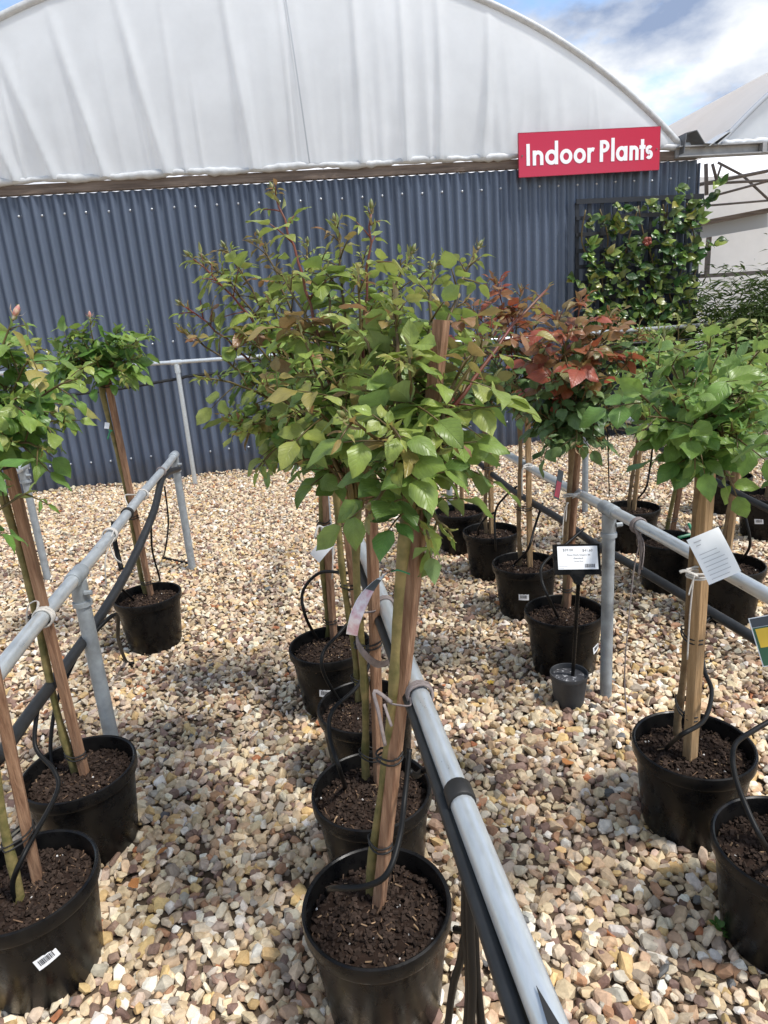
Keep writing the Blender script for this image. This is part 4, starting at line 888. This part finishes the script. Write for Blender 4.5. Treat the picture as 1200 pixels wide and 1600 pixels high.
plants['R4'] = rose('rose in the pot second behind the price card, pale stake with white string', (820, 878), 34, stake=(828, 886, (824, 610, 3.03)), stem=(812, 884, (812, 650, 3.03)), smat='pine', stemmat='oldstem', ties=(.35,), leaf=.060, pal='dark',
    tips=[(770, 435, 3.0, K(redtip=2, cane='redcane', leaf=.085)), (800, 480, 3.0, K(redtip=2, cane='redcane', leaf=.085)), (735, 480, 3.0, K(redtip=2, leaf=.07)), (845, 480, 3.0, K(redtip=2, leaf=.07)), (815, 450, 3.05, K(redtip=2, leaf=.07)), (740, 580, 2.95), (770, 600, 2.9), (850, 590, 2.95), (800, 620, 2.85), (840, 540, 3.0, K(redtip=.8)), (745, 540, 3.0, K(redtip=.6))], rand=6, rad=(.24, .22, .13), rcen=(0, 0, .12), redtip=.12, sticker=(-112, .14, 0))
plants['R5'] = rose('rose in the pot third behind the price card, tube hanging down its side', (767, 828), 35, stake=(768, 834, (765, 620, 3.59)), stem=(760, 834, (757, 650, 3.59)), smat='pine', stemmat='oldstem', ties=(.5,), leaf=.060, pal='dark', tips=[(720, 500, 3.6, K(redtip=1.4, cane='redcane')), (760, 470, 3.6, K(redtip=1.4, cane='redcane')), (800, 560, 3.55)], rand=8, rad=(.24, .22, .14), rcen=(0, 0, .12), redtip=.2, cap=200)
plants['R6'] = rose('rose in the rearmost pot of the row behind the price card', (718, 797), 36, stake=(722, 798, (718, 620, 4.07)), stem=(714, 798, (709, 640, 4.07)), smat='pine', stemmat='oldstem', leaf=.060, pal='dark', tips=[(700, 540, 4.0, K(redtip=1))], rand=7, rad=(.22, .2, .14), rcen=(0, 0, .12), redtip=.2, cap=170, sticker=(-75, .14, 0))
# --- rear right rows
plants['B1'] = rose('rose with pale leaning stake in the rear right row, white string at the top', (988, 792), 41, stake=(990, 798, (1006, 648, 3.76)), stem=(982, 798, (1000, 655, 3.76)), smat='pine', stemmat='oldstem', leaf=.06, pal='fresh', tips=[(960, 525, 3.7, K(redtip=1.2)), (1030, 510, 3.7, K(redtip=1)), (1000, 515, 3.6)], rand=7, rad=(.22, .2, .12), rcen=(.02, 0, .12), redtip=.25, cap=180)
plants['B2'] = rose('rose with dark red stake in the rear right row beside the green clip', (1046, 842), 42, stake=(1050, 836, (1080, 660, 3.18)), stem=(1042, 838, (1072, 665, 3.18)), leaf=.06, pal='fresh', ties=(.15,), tips=[(1060, 500, 3.1, K(redtip=.8)), (1110, 505, 3.1), (1010, 515, 3.1)], rand=8, rad=(.24, .2, .12), rcen=(.02, 0, .12), redtip=.2, cap=180)
plants['B3'] = rose('rose with pale stake in the rear right pot behind the white plant tag', (1137, 880), 43, stake=(1135, 885, (1166, 640, 2.76)), stem=(1126, 884, (1158, 655, 2.76)), smat='pine', stemmat='oldstem', leaf=.062, pal='fresh', tips=[(1190, 505, 2.7), (1150, 508, 2.8), (1120, 512, 2.7)], rand=8, rad=(.22, .2, .12), rcen=(.03, 0, .12), redtip=.1, cap=180)
plants['T1'] = rose('rose in the far right row, pot half hidden behind two pale stakes', (1136, 742), 44, stake=(1138, 746, (1150, 600, 4.25)), stem=(1132, 746, (1146, 605, 4.25)), smat='pine', stemmat='oldstem', leaf=.06, pal='fresh', rand=7, rad=(.22, .2, .12), rcen=(0, 0, .12), redtip=.2, cap=120, sticker=(-110, .16, 0))
plants['T2'] = rose('rose in the far right row whose labelled pot has a tube over its rim', (1197, 772), 45, stake=(1205, 778, (1228, 600, 3.71)), stem=(1196, 778, (1220, 605, 3.71)), smat='pine', stemmat='oldstem', leaf=.06, pal='fresh', rand=7, rad=(.22, .2, .12), rcen=(0, 0, .12), redtip=.1, cap=120, sticker=(-138, .13, 8))

# ------------------------------------------------------------------ strings and soft ties on the rails
def ring(p, r, ax, m, n=14, wob=.002, seed=0):
    rg = random.Random(seed); ax = V(ax).normalized(); x = ax.orthogonal().normalized(); y = ax.cross(x)
    m.tube([V(p)+x*r*math.cos(q*2*math.pi/n)+y*r*math.sin(q*2*math.pi/n)+ax*rg.uniform(-wob, wob) for q in range(n)], 0.0035, 5, closed=True)
def tie(label, p, ax, r, tails, mat_='string', loops=2, flat=None):
    root = thing('string_tie', label, 'tie', V(p), 'ties holding rose stakes to the rails')
    mb = MB()
    for k in range(loops): ring(V((0, 0, 0))+V(ax).normalized()*.007*k, r, ax, mb, seed=k)
    build(mb, 'loop', M[mat_], root, smooth=True)
    for t in tails:
        mb = MB(); mb.tube(smooth_path([V(q)-V(p) for q in t], 5), 0.0042, 6, flat=.45); build(mb, 'tail', M[mat_], root, smooth=True)
def rp_(x0, y): return V((railx(x0, y), y, RZ))
tie('grey soft tie holding the nearest central stake to the rail', rp_(.202, 1.17), (0, 1, 0), .0255, [[rp_(.202, 1.17)+V((-.02, 0, .0)), atY(640, 1103, 1.15), atY(612, 1100, 1.16)], [atY(612, 1098, 1.15), atY(585, 1080, 1.14), atY(592, 1115, 1.13), atY(602, 1165, 1.12)], [atY(600, 1100, 1.14), atY(612, 1135, 1.12)]], 'greytie', 3)
tie('beige cord looping round the central rail at the second stake', rp_(.202, 1.62), (0, 1, 0), .0255, [[rp_(.202, 1.62)+V((-.02, 0, .01)), atY(585, 955, 1.58), atY(560, 957, 1.56)]], 'greytie', 3)
tie('white string knotted round the rearmost central stake', atY(512, 830, 2.40), (0, 0, 1), .022, [[atY(512, 830, 2.37), atY(498, 822, 2.36), atY(492, 840, 2.35)], [atY(530, 825, 2.37), atY(522, 850, 2.34), atY(519, 905, 2.33)]], 'string', 3)
tie('white string round the left rail beside the lower hose loop', rp_(-.7338, 2.62), (0, 1, 0), .027, [[rp_(-.7338, 2.62)+V((.02, 0, .02)), atY(172, 850, 2.55), atY(180, 872, 2.5), atY(190, 880, 2.5)], [rp_(-.7338, 2.62)+V((.02, 0, -.01)), atY(165, 870, 2.5), atY(166, 915, 2.5)]], 'string', 3)
tie('white tape and string on the left rail by the tall stake', rp_(-.7338, 1.83), (0, 1, 0), .0265, [[rp_(-.7338, 1.83)+V((-.02, 0, 0)), atY(60, 940, 1.85), atY(45, 945, 1.85), atY(42, 965, 1.85), atY(44, 985, 1.85)]], 'string', 4)
tie('thin string round the left rail at the small compact rose', rp_(-.7338, 3.3), (0, 1, 0), .026, [[rp_(-.7338, 3.3)+V((-.02, 0, 0)), atY(205, 773, 3.25), atY(195, 775, 3.25), atY(200, 790, 3.2)]], 'string', 2)
tie('brown grey cord with tails near the far end of the left rail', rp_(-.7338, 3.85), (0, 1, 0), .026, [[rp_(-.7338, 3.85)+V((.02, 0, 0)), atY(253, 745, 3.8), atY(250, 775, 3.8)]], 'greytie', 2)
mb = MB(); p = rp_(-.7338, 2.95); mb.tube([p+V((0, -.012, 0)), p+V((0, .012, 0))], .027, 14); o = build(mb, 'black_clamp_band', M['tie'], smooth='auto', loc=p); tag(o, 'black band wrapped round the left rail above the hose', 'band')
tie('grey cord knot and tails on the right rail past the post', rp_(1.1322, 2.02), (0, 1, 0), .026, [[rp_(1.1322, 2.02)+V((-.02, 0, 0)), atY(998, 850, 2.0), atY(992, 880, 2.0), atY(985, 940, 2.0), atY(976, 1050, 2.0), atY(980, 1130, 1.98)], [rp_(1.1322, 2.02)+V((-.02, 0, 0)), atY(1002, 850, 1.98), atY(998, 900, 1.98)], [rp_(1.1322, 2.02)+V((-.015, 0, 0)), atY(1006, 850, 1.98), atY(1003, 890, 1.97)]], 'greytie', 3)
tie('white string holding the pale stake below the white tag', atY(1090, 900, 1.50), (0, 0, 1), .026, [[atY(1090, 900, 1.46), atY(1072, 892, 1.45), atY(1062, 894, 1.45)], [atY(1085, 900, 1.45), atY(1080, 915, 1.45), atY(1076, 930, 1.44)], [atY(1084, 900, 1.46), atY(1078, 960, 1.46), atY(1074, 1030, 1.46)]], 'string', 3)
tie('white string holding the dark rose stake behind the price card', atY(893, 775, 2.43), (0, .3, 1), .030, [[atY(895, 778, 2.39), atY(905, 773, 2.3), atY(908, 768, 2.28)], [atY(888, 785, 2.38), atY(882, 800, 2.38), atY(878, 840, 2.38)], [atY(886, 785, 2.39), atY(884, 815, 2.38)]], 'string', 2)
tie('white string on the pale stake second behind the price card', atY(826, 730, 3.0), (0, 0, 1), .024, [[atY(822, 730, 2.96), atY(816, 735, 2.96), atY(816, 775, 2.96)]], 'string', 2)
tie('white string hanging from the top of the pale leaning rear stake', atY(1003, 662, 3.72), (0, 0, 1), .024, [[atY(1000, 663, 3.68), atY(999, 690, 3.68), atY(996, 710, 3.68)]], 'string', 2)
# shop-worn soft tie curling beside the second central stake
mb = MB(); pts = smooth_path([atY(560, 965, 1.50), atY(557, 1000, 1.46), atY(572, 1025, 1.44), atY(592, 1038, 1.45), atY(612, 1030, 1.52)], 6)
for i in range(len(pts)-1): pass
rows = [[p+V((0.004, -.006, .010)), p+V((-.002, .004, -.012))] for p in pts]; mb.sheet(rows); mb.sheet([[q+V((.001, .0015, .0)) for q in reversed(r)] for r in rows])
o = build(mb, 'rubber_tie_strip', M['greytie'], smooth=True, loc=atY(592, 1038, 1.45)); tag(o, 'curling brown grey rubber tie strip beside the second central stake', 'tie')

# ------------------------------------------------------------------ tags and the price card
def card(name, label, cat, c, w, h, normal, up, mat_, bend=0.0, thick=.0008, parts=()):
    n = V(normal).normalized(); x = V(up).cross(n).normalized(); u = n.cross(x)
    root = thing(name, label, cat, V(c))
    def P(a, b, o): return x*a+u*b+n*(o-bend*(b/h*2)**2*h)
    N_ = 8
    def patch(a0, a1, b0, b1, o, t):
        mb = MB(); f = [[P(a, b0+(b1-b0)*i/N_, o) for a in (a0, a1)] for i in range(N_+1)]; k = [[P(a, b0+(b1-b0)*i/N_, o-t) for a in (a0, a1)] for i in range(N_+1)]
        mb.sheet(f); mb.sheet([list(reversed(r)) for r in k]); m = 2*(N_+1)
        e = [(2*i, 2*i+2, m+2*i+3, m+2*i+1) for i in range(N_)]+[(2*i+1, m+2*i, m+2*i+2, 2*i+3) for i in range(N_)]; mb.f += e; mb.c += [(1, 1, 1)]*len(e); return mb
    build(patch(-w/2, w/2, -h/2, h/2, 0, thick), 'card', M[mat_], root)
    for k, (nm, m_, a0, a1, b0, b1) in enumerate(parts):
        build(patch(a0*w, a1*w, b0*h, b1*h, 0.0006+0.0004*k, .0002), nm, M[m_], root)
    return root, x, u, n
CAMV = V((0, 0, EYE))
def lines(n, top=.25, bot=-.40, l=-.38, r=.38, seed=0):
    rg = random.Random(seed); out = []
    for i in range(n):
        b = top+(bot-top)*i/(n-1); out.append(('print_line', 'greyink', l, r-rg.uniform(0, .25), b-.006, b+.006))
    return out
c = atY(1116, 868, 1.34)
card('plant_tag', 'blank looking white paper tag tied to the pale stake by the right rail', 'plant tag', c, .082, .112, V((-.12, -1, .5)), Matrix.Rotation(math.radians(20), 3, CAMV-c) @ V((0, 0, 1)), 'paper', bend=.02, parts=lines(7, .12, -.42)+[('print_line', 'greyink', -.38, -.15, .38, .40), ('print_line', 'greyink', -.36, -.22, .30, .32)])
c = atY(1205, 1000, 1.18)
card('plant_tag', 'dark edged plant tag with a yellow flower picture above the cut off pot', 'plant tag', c, .062, .105, CAMV-c+V((-.3, 0, 0)), Matrix.Rotation(math.radians(24), 3, CAMV-c) @ V((0, 0, 1)), 'paper', parts=[('dark_band', 'photo_dark', -.46, .46, .30, .48), ('picture', 'photo_green', -.46, .46, -.48, .29), ('flower_print', 'photo_yellow', -.38, .46, -.12, .26)])
# curled picture tag on the second central rose
mb = MB(); pts = smooth_path([atY(612, 892, 1.14), atY(595, 902, 1.12), atY(572, 930, 1.10), atY(556, 965, 1.09), atY(550, 992, 1.10)], 4); N_ = len(pts)
rt = thing('plant_tag', 'curled picture tag with dark end and pink flower tied to a green cane', 'plant tag', atY(612, 892, 1.14))
W2 = [0.018+.012*math.sin(math.pi*min(1, i/(N_-1)*1.25)) for i in range(N_)]
rows = []
for i, p in enumerate(pts):
    t = (pts[min(i+1, N_-1)]-pts[max(i-1, 0)]).normalized(); sd = V((0.75, -.35, .55)); sd = (sd-t*sd.dot(t)).normalized(); rows.append([p-rt.location-sd*W2[i]*.55, p-rt.location+sd*W2[i]*.55])
k = int(N_*.42)
for nm, m_, rr_ in (('dark_print', 'photo_dark', rows[:k+1]), ('flower_print', 'photo_pink', rows[k:])):
    mb = MB(); mb.sheet(rr_); build(mb, nm, M[m_], rt, smooth=True)
mb = MB(); mb.sheet([[q+V((-.001, .002, -.001)) for q in r] for r in rows]); build(mb, 'card_back', M['paper'], rt, smooth=True)
mb = MB(); mb.tube([q-rt.location for q in smooth_path([atY(612, 893, 1.14), atY(622, 891, 1.13), atY(640, 897, 1.15)], 4)], .0016, 5); build(mb, 'green_tie', M['green'], rt)
c = atY(873, 757, 2.36)
card('plant_tag', 'small dark and red picture tag on the rose behind the price card', 'plant tag', c, .030, .115, V((.5, -1, .3)), Matrix.Rotation(math.radians(-30), 3, V((0, -1, 0))) @ V((0, 0, 1)), 'photo_dark', parts=[('flower_print', 'photo_red', -.40, .40, -.44, .10)])
c = atY(463, 706, 2.3)
card('plant_tag', 'white printed card tag half hidden under the central rose leaves', 'plant tag', c, .075, .11, CAMV-c, Matrix.Rotation(math.radians(-35), 3, CAMV-c) @ V((0, 0, 1)), 'paper', parts=lines(5, .2, -.3))
c = atY(503, 858, 2.34)
card('plant_tag', 'white card tag hanging from the rearmost central stake', 'plant tag', c, .05, .10, V((-.5, -1, .2)), Matrix.Rotation(math.radians(-48), 3, V((0, -1, 0))) @ V((0, 0, 1)), 'paper', bend=.06)
c = atY(1168, 652, 2.68)
card('plant_tag', 'white card tag beside the stake behind the leafy right rose', 'plant tag', c, .05, .075, CAMV-c, V((.3, 0, 1)), 'paper')
c = atY(167, 665, 3.18)
card('plant_tag', 'tiny white tag with green clip on the small left rose stake', 'plant tag', c, .020, .028, CAMV-c, V((.3, 0, 1)), 'paper', parts=())
mb = MB(); mb.tube([atY(170, 672, 3.18), atY(175, 673, 3.17)], .004, 5); mb.tube([atY(172, 674, 3.18), atY(168, 686, 3.18)], .004, 5); o = build(mb, 'plant_clip', M['green'], loc=c); tag(o, 'green plastic clip below the tiny white tag on the small left rose', 'clip')
mb = MB(); mb.tube([atY(1076, 818, 3.0), atY(1084, 834, 2.95)], .008, 6); mb.tube([atY(1060, 840, 2.92), atY(1084, 834, 2.93), atY(1094, 832, 2.94)], .008, 6); o = build(mb, 'plant_clip', M['green'], loc=atY(1084, 834, 2.95)); tag(o, 'green plastic clip on the rim of a rear right pot', 'clip')

def text_mesh(body, size):
    cu = bpy.data.curves.new('print', 'FONT'); cu.body = body; cu.size = size; cu.align_x = 'CENTER'; cu.resolution_u = 2
    ob = bpy.data.objects.new('print', cu); COL.objects.link(ob); bpy.context.view_layer.update()
    me = bpy.data.meshes.new_from_object(ob.evaluated_get(bpy.context.evaluated_depsgraph_get()))
    bpy.data.objects.remove(ob); bpy.data.curves.remove(cu); return me
b0 = atZ(889, 1098, 0.0); b0.z = 0
ps = thing('price_sign', 'black price card holder on a rod in a small grey weighted pot', 'price sign', b0)
mb = MB(); mb.lathe([(0.050, 0), (0.056, .002), (0.0695, .118), (0.0725, .120), (0.0735, .132), (0.0725, .136), (0.069, .135), (0.067, .112)], 40, cap0=True); build(mb, 'pot', M['greypot'], ps, smooth='auto')
mb = MB(); mb.lathe([(0.0680, .116), (0.045, .121), (0.015, .123), (0.0005, .123)], 30); build(mb, 'concrete_fill', M['concrete'], ps, smooth=True)
top = atY(904, 908, b0.y-.015)-b0
mb = MB(); mb.tube([V((.012, -.005, .10)), top], .0075, 10); build(mb, 'rod', M['pot'], ps, smooth='auto')
hc = atY(901, 874, b0.y-.035)-b0
nrm = V((-.20, -1, .55)).normalized(); xx = V((0, 0, 1)).cross(nrm).normalized(); xx = Matrix.Rotation(math.radians(-2), 3, nrm) @ xx; uu = nrm.cross(xx)
Rm = Matrix((xx, uu, nrm)).transposed()
def hm(a, b, o): return hc+Rm @ V((a, b, o))
HW, HH = .168, .112
mb = MB(); mb.box(hm(0, 0, -.004), (HW, HH, .006), Rm); mb.box(hm(-HW/2+.004, 0, 0), (.008, HH, .0055), Rm); mb.box(hm(HW/2-.004, 0, 0), (.008, HH, .0055), Rm); mb.box(hm(0, -HH/2+.007, .001), (HW-.001, .014, .008), Rm); mb.box(hm(0, HH/2-.003, .0005), (HW-.001, .006, .006), Rm)
build(mb, 'holder', M['pot'], ps)
mb = MB(); nk = [hm(-.030, -HH/2+.002, 0), hm(.030, -HH/2+.002, 0), hm(.008, -HH/2-.035, 0), hm(-.008, -HH/2-.035, 0)]; mb.add([p+Rm @ V((0, 0, z)) for z in (.004, -.004) for p in nk], [(0, 3, 2, 1), (4, 5, 6, 7), (0, 1, 5, 4), (1, 2, 6, 5), (2, 3, 7, 6), (3, 0, 4, 7)]); build(mb, 'neck', M['pot'], ps)
mb = MB(); mb.tube([hm(0, -HH/2-.030, 0), top+V((0, 0, -.01))], .008, 8); build(mb, 'neck_sleeve', M['pot'], ps)
mb = MB(); mb.box(hm(.005, .006, .0012), (.146, .086, .0012), Rm); pc = build(mb, 'price_card', M['paper'], ps)
for body, sz, a, b, m_ in (('$39.00', .0135, -.030, .030, 'greyink'), ('$41.60', .0135, .040, .028, 'greyink'), ('Rose Dark Desire 3ft', .0095, .008, .013, 'greyink'), ('(Standard)', .0085, .006, .001, 'ink'), ('Garden Rose', .0062, .006, -.009, 'greyink')):
    me = text_mesh(body, sz); o = link('print', me, M["ink"], pc); o.matrix_local = Matrix.Translation(hm(a, b, .0022)) @ Rm.to_4x4()
mb = MB(); rg = random.Random(3); x = .028
while x < .062:
    bw = rg.choice((.0008, .0014, .002)); mb.box(hm(x+bw/2, -.024, .0021), (bw, .013, .0002), Rm); x += bw+rg.choice((.001, .0016))
build(mb, 'barcode', M['ink'], pc)
mb = MB(); mb.box(hm(-.050, -.026, .0021), (.032, .0014, .0002), Rm); mb.box(hm(-.056, -.033, .0021), (.02, .0014, .0002), Rm); build(mb, 'print_line', M['greyink'], pc)

# ------------------------------------------------------------------ small things on the gravel
fl = [('dry orange leaf lying on the gravel right of the central rail', 780, 945, 1.0), ('rusty dry leaf lying between left pots and central pots', 262, 1325, .6), ('curled rust coloured leaf on gravel by the lower left pot', 205, 1375, .7), ('tan dry leaf lying on gravel in front of the price sign', 885, 1195, 1.0), ('small brown leaf on gravel at the foot of left rail end post', 322, 882, .9)]
for k, (lb, px, py, s_) in enumerate(fl):
    p = atZ(px, py, .024); me = LEAF[k % 6].copy(); me.materials.clear(); me.materials.append(M['dryleaf'])
    o = link('fallen_leaf', me); o.matrix_world = Matrix.Translation(p) @ Euler((.1, .15, k*1.9)).to_matrix().to_4x4() @ Matrix.Scale(.06*s_, 4); tag(o, lb, 'leaf')
p = atZ(766, 1068, .02); mb = MB()
for q in range(6):
    a = q*1.05; mb.add([(0, 0, 0), (.012*math.cos(a-.4), .012*math.sin(a-.4), .004), (.018*math.cos(a), .018*math.sin(a), .002), (.012*math.cos(a+.4), .012*math.sin(a+.4), .004)], [(0, 1, 2, 3)])
o = link('fallen_flower', mb.mesh('fallen_flower'), M['photo_yellow']); o.location = p+V((0, 0, .004)); tag(o, 'tiny yellow flower fallen on the gravel between the rails', 'flower')
p = atZ(1128, 1458, .012); wd = thing('weed', 'small green weed sprouting at the foot of the cut off right pot', 'weed', p); rg = random.Random(6)
for q in range(14):
    a = rg.uniform(0, 6.28); o = link('leaf', rg.choice(LEAF), None, wd); o.matrix_local = frame(V((rg.uniform(-.012, .012), rg.uniform(-.012, .012), rg.uniform(0, .03))), V((math.cos(a), math.sin(a), .8)), V((0, 0, 1)), .02); o.color = (.07, .16, .03, 1)
